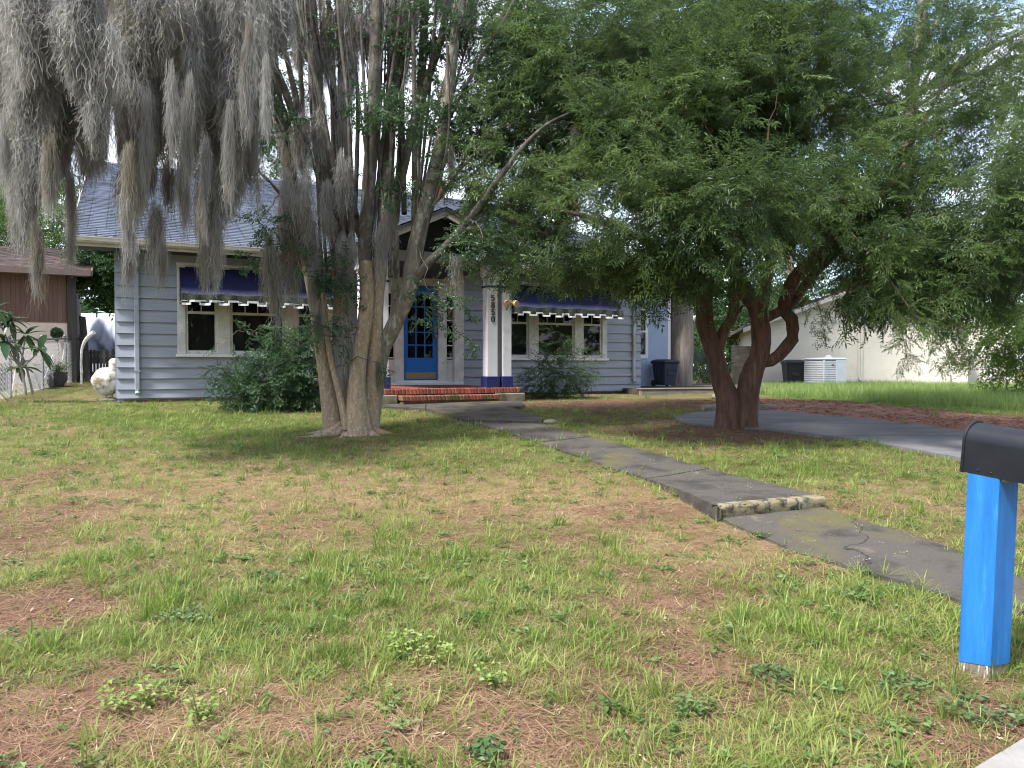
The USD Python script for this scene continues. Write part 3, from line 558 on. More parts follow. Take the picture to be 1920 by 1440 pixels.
gable = MB().prism([(CT - 1.5, 2.69), (CT + 1.5, 2.69), (CT, PK - .10)], 1, -2.60, -2.56); put('gable_panel', gable, M_shadeboards, porch)  # panel closes the open gable; its dark colour stands for the shade inside
put('porch_ceiling', MB().box(3.92, 6.54, -2.48, -.03, 2.56, 2.60), M_shadeboards, porch)
rk = MB()
for s_ in (-1, 1):
    rk.prism([(CT, PK - .02), (CT + s_ * HW, EV - .02), (CT + s_ * HW, EV - .16), (CT, PK - .17)], 1, -3.06, -3.02)
put('bargeboard', rk, M_gutter, porch)
def roof_plane(name, parent, e0, e1, r0, r1, course, m, thick=.05, seed=0):
    """a slope of overlapping shingle courses from eave e0-e1 up to ridge r0-r1"""
    e0, e1, r0, r1 = map(np.array, (e0, e1, r0, r1)); L = np.linalg.norm((r0 + r1) / 2 - (e0 + e1) / 2); n = int(L / course); mb = MB(); rg = np.random.default_rng(seed)
    nrm = np.cross(e1 - e0, r0 - e0); nrm /= np.linalg.norm(nrm)
    for k in range(n):
        a, b = k / n, (k + 1.25) / n if k < n - 1 else 1.0
        p = [e0 + (r0 - e0) * a + nrm * .012, e1 + (r1 - e1) * a + nrm * .012, e1 + (r1 - e1) * min(b, 1), e0 + (r0 - e0) * min(b, 1)]
        q = int(np.linalg.norm(p[1] - p[0]) / .3) + 1; ss = np.linspace(0, 1, q + 1); jt = rg.normal(0, .0025, q)
        V, fs = [], []
        for c in range(q):
            o = len(V); lift = nrm * (jt[c] + .004)
            V += [p[0] + (p[1] - p[0]) * ss[c] + lift, p[0] + (p[1] - p[0]) * (ss[c + 1] - .006 / .3 / q) + lift, p[3] + (p[2] - p[3]) * ss[c + 1], p[3] + (p[2] - p[3]) * ss[c], p[0] + (p[1] - p[0]) * ss[c] - nrm * .008, p[0] + (p[1] - p[0]) * ss[c + 1] - nrm * .008]
            fs += [(o, o + 1, o + 2, o + 3), (o + 4, o + 5, o + 1, o)]
        mb.add(V, fs)
    put(name, mb, m, parent, kind='stuff')
    u = MB(); d = nrm * -.01; d2 = nrm * -(thick + .01)
    u.add([e0 + d, e1 + d, r1 + d, r0 + d, e0 + d2, e1 + d2, r1 + d2, r0 + d2], [(0, 1, 2, 3), (7, 6, 5, 4), (0, 4, 5, 1), (1, 5, 6, 2), (3, 2, 6, 7), (0, 3, 7, 4)])
    put('roof_deck', u, M_shadeboards, parent)
proof = xf('porch_roof', house)
roof_plane('shingles', proof, (CT - HW, -3.07, EV), (CT - HW, -.5, EV), (CT, -3.07, PK), (CT, .75, PK), .14, M_shingle, .04, 5) if False else None
roof_plane('shingles', proof, (CT + HW, -3.08, EV), (CT + HW, -.45, EV), (CT, -3.08, PK), (CT, .85, PK), .14, M_shingle, .04, 6)
roof_plane('shingles', proof, (CT - HW, -.45, EV), (CT - HW, -3.08, EV), (CT, .85, PK), (CT, -3.08, PK), .14, M_shingle, .04, 7)
# ---- main roof, gutter, downspouts, chimney
T0, T1, EY, EZ = -.69, 12.35, -.60, 2.90
RY = 8.2; RZ = wall_z(320, 318, -RY)
roof = xf('roof', house)
roof_plane('shingles', roof, (T0, EY, EZ), (T1, EY, EZ), (T0, RY, RZ), (T1, RY, RZ), .145, M_shingle, .06, 8)
put('rear_slope', MB().add([(T0, RY, RZ), (T1, RY, RZ), (T1, 11.2, EZ), (T0, 11.2, EZ)], [(0, 1, 2, 3)]), M_shingle, roof)
put('ridge_cap', MB().prism([(RY - .16, RZ - .045), (RY, RZ + .035), (RY + .16, RZ - .045)], 0, T0, T1), M_shingle, roof)
ge = MB()
for tt in (.02, WL - .10): ge.prism([(-.02, 2.7), (RY, RZ - .1), (10.9, 2.7)], 0, tt, tt + .08)
put('gable_end', ge, M_siding, roof)
put('soffit', MB().box(T0 + .02, T1 - .02, EY + .03, .0, 2.745, 2.775), M_shadeboards, roof)
put('fascia', MB().box(T0, T1, EY + .0, EY + .03, 2.73, EZ - .03), M_gutter, roof)
rb = MB().prism([(EY, EZ - .02), (RY, RZ - .02), (RY, RZ - .17), (EY, EZ - .17)], 0, T0 - .035, T0); put('rake_board', rb, M_gutter, roof)
prof = [(-.60, 2.885), (-.60, 2.79), (-.655, 2.785), (-.70, 2.815), (-.705, 2.855), (-.72, 2.872), (-.72, 2.888), (-.708, 2.888), (-.695, 2.862), (-.69, 2.82), (-.65, 2.80), (-.61, 2.80), (-.61, 2.885)]
def gutter(a, b):
    V = np.array([(t, y, z) for t in (a, b) for y, z in prof]); k = len(prof)
    return V, np.array([(i, (i + 1) % k, k + (i + 1) % k, k + i) for i in range(k)])
for a, b in ((T0 - .02, CT - HW - .02), (CT + HW + .02, T1)):
    put('gutter', gutter(a, b), M_gutter, house)
put('gutter_cap', MB().box(T0 - .03, T0 - .02, -.72, -.60, 2.785, 2.888), M_gutter, house)
leaf_ = MB(); rg = np.random.default_rng(77)
for k in range(90):
    t = rg.uniform(T0, CT - HW); s = rg.uniform(.02, .05); leaf_.box(t, t + s, -.72 + rg.uniform(0, .06), -.65 + rg.uniform(0, .05), 2.885, 2.893 + rg.uniform(0, .02))
put('gutter_debris', leaf_, mat('gutter_debris', (.05, .035, .02), (.12, .09, .05), 20, .95), house, kind='stuff')
def downspout(t, zlo, m, seed):
    d = xf('downspout', house); w2 = .042
    put('pipe', MB().box(t - w2, t + w2, -.105, -.034, zlo, 2.36, .012), m, d)
    for z in (zlo + .35, 1.9): put('strap', MB().box(t - w2 - .012, t + w2 + .012, -.109, -.033, z, z + .03), m, d)
    put('elbow', MB().tube([(t, -.07, 2.34), (t, -.09, 2.42), (t, -.3, 2.60), (t, -.62, 2.70), (t, -.65, 2.80)], .042, 8), m, d)
    put('elbow', MB().tube([(t, -.07, zlo + .02), (t, -.075, zlo - .02), (t, -.12, zlo - .06)], .04, 8), m, d)
downspout(.33, .20, M_siding, 1); downspout(11.42, .33, mat('dirty_downspout', (.36, .40, .47), (.30, .32, .32), 3, .6, c3=(.30, .28, .16), s3=3), 2)
ch_t = wall_t(811, -RY); chim = xf('chimney', house, (ch_t, RY, RZ - .5))
brs = MB()
for r_ in range(13):
    for k in range(3):
        o = .11 * (r_ % 2)
        for x0 in (-.33 + k * .22,):
            brs.box(x0 + .005 + o * .0, x0 + .215, -.30 - (.01 if r_ % 2 else 0), -.2, r_ * .076 + .004, r_ * .076 + .070)
    brs.box(-.325, -.2, -.19, .3, r_ * .076 + .004, r_ * .076 + .070); brs.box(.2, .325, -.19, .3, r_ * .076 + .004, r_ * .076 + .070)
put('chimney_bricks', brs, M_brick, chim, kind='stuff'); put('chimney_core', MB().box(-.315, .315, -.29, .29, 0, 1.0).box(-.36, .36, -.34, .34, .99, 1.04), M_mortar, chim)
# ---- number on the post, floodlights
hn = xf('house_number', house)
for k, ch in enumerate('5850'):
    tmx = meshkit.text_mesh(ch, .112, .012, bold=False); v = np.array(tmx.vertices); cx = (v[:, 0].min() + v[:, 0].max()) / 2; z0 = v[:, 1].min()
    vv = np.column_stack([v[:, 0] - cx + 6.305, -2.742 - v[:, 2], v[:, 1] - z0 + 1.985 - .132 * k - .11])
    put('digit', (vv, np.array(tmx.faces)), M_digit, hn)
fl_ = xf('floodlight', house, (6.60, -2.745, 1.83))
put('bracket', MB().tube([(0, 0, 0), (0, -.06, 0)], .03, 10).box(-.05, .05, -.012, .0, -.05, .05, .004), M_lamp, fl_)
for s_ in (-1, 1): put('lamp_head', MB().tube([(s_ * .03, -.06, .0), (s_ * .06, -.09, .02), (s_ * .085, -.16, .005), (s_ * .10, -.21, -.01)], [.025, .045, .058, .062], 12), M_lamp, fl_)
# ---- rear addition, flat blue wall
add = xf('addition', house); ta, tb, ya = 9.2, wall_t(1256, -1.6), 1.6
M_addwall = mat('smooth_blue_wall', (0.30, 0.36, 0.50), (0.34, 0.40, 0.545), 2, .6, .12, 50)
wz0, wz1, wl, wr = .88, 2.30, wall_t(1214, -1.6) - .95, wall_t(1214, -1.6)
aw = MB().box(ta, wl, ya, ya + .1, -.1, 2.75).box(wr, tb, ya, ya + .1, -.1, 2.75).box(wl, wr, ya, ya + .1, -.1, wz0).box(wl, wr, ya, ya + .1, wz1, 2.75).box(tb - .1, tb, ya + .1, 9, -.1, 2.75); put('addition_wall', aw, M_addwall, add)
fw = MB()
for x0, x1, z0, z1 in ((wl, wl + .09, wz0, wz1), (wr - .09, wr, wz0, wz1), (wl + .09, wr - .09, wz0, wz0 + .11), (wl + .09, wr - .09, wz1 - .09, wz1), (wl + .09, wr - .09, 1.60, 1.65)): fw.box(x0, x1, ya - .03, ya + .05, z0, z1, .004)
put('window_frame', fw, M_white, add); put('pane', pane(wl + .08, wr - .08, ya + .01, wz0 + .1, wz1 - .08), M_glass_dark, add); put('dark_recess', MB().box(wl - .1, wr + .1, ya + .15, ya + .17, wz0, wz1), M_roomshade, add)
put('corner_trim', MB().box(tb - .09, tb + .012, ya - .014, ya + .1, -.1, 2.74), M_white, add)
put('addition_roof', MB().box(ta, tb + .4, ya - .4, 9.4, 2.75, 2.87), M_shingle, add)
# ---------------------------------------------------------------- mailbox on its post
def rotz(a): c, s = math.cos(a), math.sin(a); return np.array([[c, -s, 0], [s, c, 0], [0, 0, 1.]])
PB = G(1855, 1279); pw = .146
M_post = mat('bright_blue_paint', (0.010, 0.105, 0.32), (0.018, 0.155, 0.43), 3.5, .5, .35, 50, (4, 4, .5), c3=(.05, .21, .48), s3=7, t3=(.60, .78))
M_rawwood = mat('raw_weathered_wood', (0.22, 0.18, 0.13), (0.12, 0.095, 0.07), 14, .9, .5, 60, (6, 6, .5), c3=(.70, .70, .68), s3=9, t3=(.57, .60))
mbx = xf('mailbox', None, (PB[0], PB[1], PB[2]), YAW, label='black arched mailbox on a square bright blue post', category='mailbox')
# the post's near edge is the origin: its faces run back along the local x (-) and y (+)
lean = np.array([.058, .0, 1.0])
def postmesh(z0, z1, w, n=14, tilt=True, ragged=False):
    rg = np.random.default_rng(5); V, fs = [], []
    cs = [(-0.0, 0.0), (w, 0.0), (w, w), (0, w)]; c = .004; ring = []
    for (x, y) in cs:
        sx, sy = (1 if x == 0 else -1), (1 if y == 0 else -1); a, b = (x + sx * c, y), (x, y + sy * c)
        ring += [b, a] if (x == 0) == (y == 0) else [a, b]
    k = len(ring)
    for i, z in enumerate(np.linspace(z0, z1, n)):
        for j, (x, y) in enumerate(ring):
            zz = z + (rg.uniform(-.012, .02) if ragged and i == 0 else 0); V.append((x + lean[0] * zz, y, zz))
    fs = [(i * k + j, i * k + (j + 1) % k, (i + 1) * k + (j + 1) % k, (i + 1) * k + j) for i in range(n - 1) for j in range(k)]
    m = MB().add(V, fs); e = (n - 1) * k; m.add(V, [(e, e + j, e + j + 1) for j in range(1, k - 1)]); return m
PH = .905
put('post', postmesh(.055, PH, pw, ragged=True), M_post, mbx, smooth=30)
pi_ = postmesh(-.1, .09, pw - .006); pi_.v = [v + np.array([.003, .003, 0]) for v in pi_.v]; put('post_foot', pi_, M_rawwood, mbx, smooth=30, label='bare worn wood at the foot of the post')
# the box: an arch pushed along -y (towards the street), nose a little down
bw, bh, bl = .165, .225, .50
th = np.linspace(0, np.pi, 17); arch = [(-bw / 2, 0)] + [(-bw / 2 * math.cos(a), (bh - bw / 2) + bw / 2 * math.sin(a)) for a in th] + [(bw / 2, 0)]
def archsolid(y0, y1, s, m=None):
    m = m or MB(); return m.prism([(p[0] * s, p[1] * s + (0 if s == 1 else -.003)) for p in arch], 1, y0, y1)
bx = xf('box', mbx, (pw / 2 + lean[0] * PH + .008, pw + .02, PH + .004)); UsdGeom.Xformable(bx).AddRotateXOp().Set(4.5)
M_mailblack = mat('black_mailbox_metal', (0.007, 0.008, 0.012), (0.012, 0.013, 0.017), 5, .40, .08, 40, c3=(.05, .052, .06), s3=9, t3=(.66, .78), spec=.35)
put('body', archsolid(-bl, 0, 1), M_mailblack, bx, smooth=25)
put('rear_rim', archsolid(.0, .012, 1.045), M_mailblack, bx, smooth=25); put('front_rim', archsolid(-bl - .004, -bl + .014, 1.035), M_mailblack, bx, smooth=25); put('mailbox_door', archsolid(-bl - .022, -bl - .004, 1.06), M_mailblack, bx, smooth=25)
put('door_handle', MB().box(-.02, .02, -bl - .045, -bl - .022, bh - .06, bh - .03, .006), M_mailblack, bx)
for y in (-.07, -.13): put('rivet', MB().tm(trimesh.creation.icosphere(1, .0045)).xform(np.array([[1, 0, 0, -bw / 2 - .001], [0, 1, 0, y], [0, 0, 1, .02], [0, 0, 0, 1.]])), M_mailblack, bx)
put('mounting_plate', MB().box(-bw / 2 + .01, bw / 2 - .01, -.2, -.02, -.012, -.001), M_rawwood, bx)

# ---------------------------------------------------------------- retaining beam, bins, condenser, kerb stop
def at_img(px, Y): return ray(px, 690)[0] * Y
M_oldwood = mat('weathered_grey_timber', (0.13, 0.11, 0.09), (0.21, 0.185, 0.15), 4, .92, .6, 50, (.6, 3, 3), c3=(.34, .31, .25), s3=3, t3=(.56, .72))
bY = 17.9; bX = at_img(1203, bY)
bed = xf('raised_bed', None, (bX, bY, CAMZ - .67), YAW * .55, label='long weathered timber retaining beam beside the blue house corner', category='retaining beam')
put('timber', MB().box(0, 2.35, 0, .16, 0, .165, .012), M_oldwood, bed); put('top_board', MB().box(-.02, 2.33, -.015, .26, .167, .195, .006), M_oldwood, bed)
put('bed_soil', MB().box(0, 5.4, .17, 5.5, -.05, .172), mat('bed_soil', (.05, .035, .025), (.09, .07, .045), 9, .95, .6), bed)
put('timber', MB().box(2.36, 4.1, .01, .17, 0, .15, .012), M_oldwood, bed)
def wheelie(px, Y, zb, w, h, m, lab, rz, group=None):
    b = xf('wheelie_bin', None, (at_img(px, Y), Y, zb), rz, label=lab, category='bin', group=group)
    n = 7; V = []; ks = np.linspace(0, 1, n)
    ring = lambda s, d, z: [(-w / 2 * s + .03, -d / 2, z), (w / 2 * s - .03, -d / 2, z), (w / 2 * s, -d / 2 + .03, z), (w / 2 * s, d / 2 - .03, z), (w / 2 * s - .03, d / 2, z), (-w / 2 * s + .03, d / 2, z), (-w / 2 * s, d / 2 - .03, z), (-w / 2 * s, -d / 2 + .03, z)]
    for k in ks: V += ring(.80 + .2 * k, w * (.85 + .3 * k), .04 + (h * .88 - .04) * k)
    fs = [(i * 8 + j, i * 8 + (j + 1) % 8, (i + 1) * 8 + (j + 1) % 8, (i + 1) * 8 + j) for i in range(n - 1) for j in range(8)]
    body = MB().add(V, fs); body.box(-w / 2 - .02, w / 2 + .02, -w * .6, w * .6, h * .84, h * .89, .01); put('body', body, m, b, smooth=30)
    lid = MB(); lr = []
    for z, s in ((h * .893, 1.08), (h * .93, 1.06), (h * .975, .9), (h, .55)): lr += ring(s, w * 1.2 * s, z)
    lid.add(lr, [(i * 8 + j, i * 8 + (j + 1) % 8, (i + 1) * 8 + (j + 1) % 8, (i + 1) * 8 + j) for i in range(3) for j in range(8)]); lid.add(lr, [(24, 24 + j, 25 + j) for j in range(1, 7)]); put('lid', lid, m, b, smooth=30)
    put('front_rib', MB().box(-w * .3, w * .3, -w * .56, -w * .48, h * .6, h * .62).box(-w * .2, w * .2, -w * .53, -w * .46, h * .42, h * .55), m, b)
    for s in (-1, 1): put('wheel', MB().tube([(s * w * .42, w * .42, .09), (s * w * .5, w * .42, .09)], .09, 14), M_digit, b)
    put('handle', MB().tube([(-w * .4, w * .62, h * .86), (-w * .4, w * .7, h * .9), (w * .4, w * .7, h * .9), (w * .4, w * .62, h * .86)], .013, 6), m, b)
M_binnavy = mat('navy_plastic', (.022, .026, .045), (.03, .034, .055), 4, .5); M_binblack = mat('black_plastic', (.014, .015, .018), (.022, .023, .026), 4, .5)
wheelie(1247, 21.0, CAMZ - .50, .50, .74, M_binnavy, 'navy plastic bin half hidden behind the thick grey trunk', YAW)
wheelie(1487, 24.2, CAMZ - .60, .56, .86, M_binblack, 'black wheeled bin against the cream wall, farther from the condenser', -.05)
wheelie(1511, 24.5, CAMZ - .60, .54, .84, M_binblack, 'black wheeled bin close beside the white condenser unit', .03)
ac = xf('condenser_unit', None, (at_img(1547, 23.6), 23.6, CAMZ - .62), .35, label='white air conditioning condenser standing against the cream side wall', category='air conditioner')
M_ac = mat('white_enamel', (.62, .63, .65), (.55, .56, .58), 5, .4, .05); M_acd = mat('grey_grille_shadow', (.16, .17, .18))
aw_, ah_ = .86, .93
put('core', MB().box(-aw_ / 2 + .03, aw_ / 2 - .03, -aw_ / 2 + .03, aw_ / 2 - .03, .05, ah_ - .06), M_acd, ac)
put('base_pan', MB().box(-aw_ / 2, aw_ / 2, -aw_ / 2, aw_ / 2, 0, .07, .012), M_ac, ac); put('corner_panel', MB().box(aw_ / 2 - .40, aw_ / 2 + .004, -aw_ / 2 - .004, -aw_ / 2 + .03, .07, ah_ - .07, .01), M_ac, ac)
for x in (-aw_ / 2, aw_ / 2 - .04): put('corner_post', MB().box(x, x + .04, -aw_ / 2, -aw_ / 2 + .04, .07, ah_ - .07, .008), M_ac, ac)
for k in range(11):
    z = .10 + k * .068; put('louvre', MB().box(-aw_ / 2 + .04, aw_ / 2 - .40, -aw_ / 2 + .0, -aw_ / 2 + .026, z, z + .052).box(-aw_ / 2, -aw_ / 2 + .026, -aw_ / 2 + .04, aw_ / 2, z, z + .052).box(aw_ / 2 - .026, aw_ / 2, -aw_ / 2 + .04, aw_ / 2, z, z + .052), M_ac, ac)
top = MB()
for z, s in ((ah_ - .07, 1.02), (ah_ - .03, 1.02), (ah_, .9)):
    pass
put('top_cover', MB().box(-aw_ / 2 - .01, aw_ / 2 + .01, -aw_ / 2 - .01, aw_ / 2 + .01, ah_ - .07, ah_, .03), M_ac, ac); put('fan_cap', MB().tube([(0.12, 0, ah_), (.12, 0, ah_ + .05), (.12, 0, ah_ + .085)], [.10, .095, .05], 16), M_ac, ac)
put('badge', MB().box(-.14, -.05, -aw_ / 2 - .008, -aw_ / 2 - .002, ah_ - .24, ah_ - .20), mat('dark_badge', (.05, .05, .09)), ac)
ks_a, ks_b = G(1318, 771), G(1452, 769)
ksd = ks_b - ks_a; stop = xf('parking_stop', None, ks_a, math.atan2(ksd[1], ksd[0]), label='pale concrete parking stop at the head of the driveway', category='parking stop')
put('stop_bar', MB().prism([(-.08, -.04), (.08, -.04), (.07, .06), (.045, .105), (-.045, .105), (-.07, .06)], 0, 0, float(np.linalg.norm(ksd[:2]))), mat('pale_stop_concrete', (.27, .26, .24), (.36, .35, .33), 8, .9, .5, 50, c3=(.14, .13, .11), s3=3), stop, smooth=35)
# stones beside the path
for k, (px, py, s, lab) in enumerate(((1033, 794, .10, 'round grey stone beside the broken end of the walkway'), (1352, 746, .16, 'pale stone at the end of the timber beam'))):
    m = trimesh.creation.icosphere(3, s); v = np.array(m.vertices); v *= (1 + .35 * (meshkit.fbm(v * 6 + k * 9, 3) - .5))[:, None]; v *= np.array([1.2, .9, .5])
    p = G(px, py); so = put('stone', (v + [p[0], p[1], p[2] + .02], m.faces), mat(f'stone_{k}', (.13, .12, .10), (.21, .195, .17), 6, .9, .5, 40), None, True, label=lab, category='stone')

# ---------------------------------------------------------------- cream building beyond the drive
WY0, WY1 = 25.6, 24.3; WA = np.array([at_img(1418, WY0), WY0]); WB = np.array([at_img(1815, WY1), WY1]); wd = WB - WA; WW = float(np.linalg.norm(wd)); wyaw = math.atan2(wd[1], wd[0])
wz = CAMZ - .66
M_cream = mat('cream_stucco', (0.62, 0.565, 0.48), (0.68, 0.63, 0.54), 1.2, .9, .25, 40, c3=(.40, .35, .27), s3=.7, t3=(.60, .85))
M_creamside = M_cream
nb = xf('neighbour_building', None, (WA[0], WA[1], wz), wyaw, label='cream stucco building with a gable wall facing the driveway', category='building')
ez, pz, cx = 2.12, 3.30, WW * .5
put('gable_wall', MB().prism([(0, -.2), (WW, -.2), (WW, ez), (cx, pz), (0, ez)], 1, 0, .2), M_cream, nb)
put('band_course', MB().box(0, cx - .08, -.03, 0.0, 2.13, 2.18).box(cx + .10, WW, -.03, 0, 2.13, 2.18), M_cream, nb); put('pilaster', MB().box(cx - .07, cx + .09, -.045, 0, -.1, 2.42), M_cream, nb)
put('drain_pipe', MB().tube([(cx - .02, -.06, .35), (cx - .02, -.07, 2.3)], .03, 8), M_cream, nb); put('pipe_elbow', MB().tube([(cx - .02, -.06, .36), (cx - .02, -.08, .30), (cx + .05, -.12, .22)], .03, 8), M_steel, nb)
put('side_wall', MB().box(WW - .21, WW - .001, .2, 9, -.2, 2.1).box(.0, .2, .2, 9, -.2, 2.1), M_cream, nb)
wing = MB().box(WW, WW + 2.2, 2.2, 2.4, -.2, 2.1); put('wing_wall', wing, M_cream, nb); put('wing_downspout', MB().box(WW + 1.35, WW + 1.45, 2.1, 2.19, .3, 1.2), M_white, nb)
rr = MB()
for s_ in (-1, 1):
    e_ = cx + s_ * (cx + .45); zz = pz - (pz - ez) * (cx + .45) / cx
    rr.prism([(cx, pz + .10), (e_, zz + .10), (e_, zz), (cx, pz)] if s_ > 0 else [(cx, pz), (e_, zz), (e_, zz + .10), (cx, pz + .10)], 1, -.40, 9.4)
put('roof', rr, M_shinglebrown, nb)
fr_ = MB()
for s_ in (-1, 1):
    e_ = cx + s_ * (cx + .46); zz = pz - (pz - ez) * (cx + .46) / cx
    fr_.prism([(cx, pz + .02), (e_, zz + .02), (e_, zz - .13), (cx, pz - .13)], 1, -.44, -.405)
put('rake_board', fr_, M_gutter, nb)
# board fence between the two, behind the trunks
fnc = xf('board_fence', None, (at_img(1372, 26.5), 26.5, CAMZ - .60), .1, label='grey weathered board fence seen between the red barked trunks', category='fence')
rg = np.random.default_rng(8)
for k in range(12): put('fence_board', MB().box(k * .125, k * .125 + .118, rg.uniform(-.006, .006), .02, 0, 1.36 + rg.uniform(-.03, .03)), M_oldwood, fnc)
for z in (.35, 1.2): put('fence_rail', MB().box(0, 1.5, .022, .06, z, z + .08), M_oldwood, fnc)

# ---------------------------------------------------------------- neighbour's house on the other side
NY = 19.3; NX = at_img(127, NY); nz = CAMZ - .33
M_brown = mat('brown_vertical_boards', (.115, .064, .048), (.145, .082, .062), 2, .7, .15, 40, (4, 4, .4), rnd=.07); M_pink = mat('pale_pink_stucco', (.60, .49, .42), (.66, .55, .48), 2, .9, .2, c3=(.5, .40, .33), s3=.8)
nh = xf('neighbour_house', None, (NX, NY, nz), YAW, label='brown boarded house with pale pink base behind the chain link fence', category='house')
for k in range(42):
    put('wall_board', MB().box(-(k + 1) * .098, -k * .098 - .008, -.03 - rg.uniform(0, .003), 0, 1.50, 2.78), M_brown, nh)
put('wall_core', MB().box(-4.2, -.01, 0, .2, -.3, 2.8), M_pink, nh); put('base_wall', MB().box(-4.2, .0, -.024, -.001, -.3, 1.495), M_pink, nh); put('belt_board', MB().box(-4.2, 0.02, -.045, -.031, 1.46, 1.50), M_brown, nh)
M_fasc = mat('brown_fascia', (.12, .085, .075), (.16, .115, .10), 5, .6)
roof_plane('shingles', nh, (-5.2, -.55, 2.72), (.55, -.55, 2.72), (-5.2, 3.4, 3.75), (.55, 3.4, 3.75), .15, M_shinglebrown, .08, 21)
put('fascia', MB().box(-5.2, .55, -.58, -.55, 2.60, 2.74), M_fasc, nh); put('soffit', MB().box(-5.2, .5, -.55, 0, 2.62, 2.65), M_fasc, nh)
put('rake_board', MB().prism([(-.55, 2.74), (3.4, 3.77), (3.4, 3.61), (-.55, 2.6)], 0, .55, .59), M_fasc, nh)
M_char = mat('dark_weathered_boards', (.045, .04, .036), (.09, .08, .072), 3, .9, .5, 40, (5, 5, .5), rnd=.25)
put('corner_post', MB().box(.01, .20, -.10, .10, -.3, 2.6, .006), M_char, nh)
put('side_wall', MB().box(-.15, -.01, .2, 6, -.3, 2.8), M_char, nh)
for k in range(20): put('side_board', MB().box(-.008, .016, .22 + k * .29, .22 + k * .29 + .27, -.3, 2.6), M_char, nh)

# chain link fence
cf = xf('chain_link_fence', None, label='grey chain link fence leading back to a gate beside the house', category='fence')
M_galv = mat('dull_galvanised_pipe', (.13, .13, .135), (.19, .19, .195), 10, .55, metal=.5); M_wire = mat('chain_link_wire', (.26, .26, .265), (.33, .33, .335), 10, .5, metal=.4)
A_, B_ = np.array([at_img(-40, 13.6), 13.6]), np.array([at_img(152, 20.2), 20.2]); FL = np.linalg.norm(B_ - A_); fd = (B_ - A_) / FL
def fz(s): p = A_ + fd * s; return float(CAMZ - ground_h(p[0], p[1]))
posts = [0.3, 1.55, 3.6, 5.4, FL]
for s in posts:
    p = A_ + fd * s; put('fence_post', MB().tube([(p[0], p[1], fz(s) - .1), (p[0], p[1], fz(s) + 1.17)], .03 if s not in (posts[-1],) else .036, 10), M_galv, cf)
    put('post_cap', MB().tm(trimesh.creation.icosphere(1, .038)).xform(np.array([[1, 0, 0, p[0]], [0, 1, 0, p[1]], [0, 0, 1, fz(s) + 1.18], [0, 0, 0, 1.]])), M_galv, cf)
ss = np.linspace(-1.5, FL, 14); put('top_rail', MB().tube([(*(A_ + fd * s), fz(s) + 1.12) for s in ss], .022, 8), M_galv, cf)
wire = MB(); step = .075; hgt = 1.08; k = 0; s = -1.5
def flat(s, z, off=0.0): p = A_ + fd * s; return (p[0] + fd[1] * off, p[1] - fd[0] * off, fz(np.clip(s, 0, FL)) + z)
while s < FL:
    for sg in (1, -1):
        n = 24; z = np.linspace(.03, hgt, n); zig = (np.arange(n) % 2) * step * .5
        pts = [flat(s + (zig[q] if sg > 0 else step * .5 - zig[q]), z[q], .024 + .004 * sg) for q in range(n)]
        wire.tube(pts, .0026, 3, cap=False) if sg > 0 else wire.tube(pts, .0026, 3, cap=False)
    s += step
put('wire_mesh', wire, M_wire, cf, kind='stuff')
M_strap = mat('pale_straps', (.55, .54, .50), (.45, .44, .40), 8, .7)
for (s0, z0, s1, z1) in ((.35, .62, 1.45, -.02), (1.7, -.0, 1.95, .5), (3.0, .45, 3.5, 0.0), (3.7, .15, 4.5, .75), (4.6, .7, 5.0, .25), (5.05, .25, 5.5, 1.0)):
    put('loose_strap', MB().tube([flat(s0, z0, -.03), flat((s0 + s1) / 2, (z0 + z1) / 2 - .03, -.03), flat(s1, z1, -.03)], .012, 5), M_strap, cf)

# picket gate behind the bird, tarp, leaning plank, white pole
pk = xf('picket_gate', None, (at_img(157, 19.8), 19.8, CAMZ - .46), .25, label='low dark weathered picket gate behind the white bird statue', category='gate')
for k in range(17): put('picket', MB().box(k * .075, k * .075 + .055, -.02, .0, .02, .93 + rg.uniform(-.04, .03)), M_char if rg.random() < .7 else M_oldwood, pk)
for z in (.3, .82): put('gate_rail', MB().box(0, 1.4, .002, .05, z, z + .07), M_oldwood, pk)
plk = xf('leaning_plank', None, (at_img(160, 19.5), 19.5, CAMZ - .42), 0, label='dark broken plank leaning beside the gate post', category='plank')
put('plank_body', MB().add([(-.02, -.03, 0), (.14, -.03, 0), (-.06, .1, 1.72), (-.21, .1, 1.75), (-.02, .03, 0), (.14, .03, 0), (-.06, .15, 1.72), (-.21, .15, 1.75)], [(0, 1, 2, 3), (5, 4, 7, 6), (1, 5, 6, 2), (4, 0, 3, 7), (3, 2, 6, 7)]), M_char, plk)
pol = xf('curved_pole', None, (at_img(153, 19.0), 19.0, CAMZ - .42), 0, label='white painted pole curving out over the picket gate', category='pole')
put('pole_shaft', MB().tube(smooth_path([(0, 0, 0), (-.01, 0, .5), (0.0, 0, .8), (.08, -.03, 1.03), (.22, -.06, 1.20), (.36, -.08, 1.30)], 16), np.r_[np.full(9, .028), np.linspace(.03, .055, 7)], 10), mat('peeling_white_paint', (.62, .61, .57), (.5, .48, .44), 9, .6, .2, c3=(.3, .27, .22), s3=8), pol, smooth=50)
tp = xf('covered_trailer', None, (at_img(186, 25.0), 25.0, CAMZ - .40), 0, label='pale blue tarpaulin draped in folds over a trailer behind the gate', category='tarpaulin')
n1, n2 = 60, 14; U, W_ = np.meshgrid(np.linspace(0, 1, n1), np.linspace(0, 1, n2), indexing='ij')
fold = np.abs(np.sin(U * 24 + 5 * fb(U * 4, W_, 1.5, 4))) * .30 * W_ + .22 * (fb(U * 5, W_, 1.2, 7) - .5) * W_
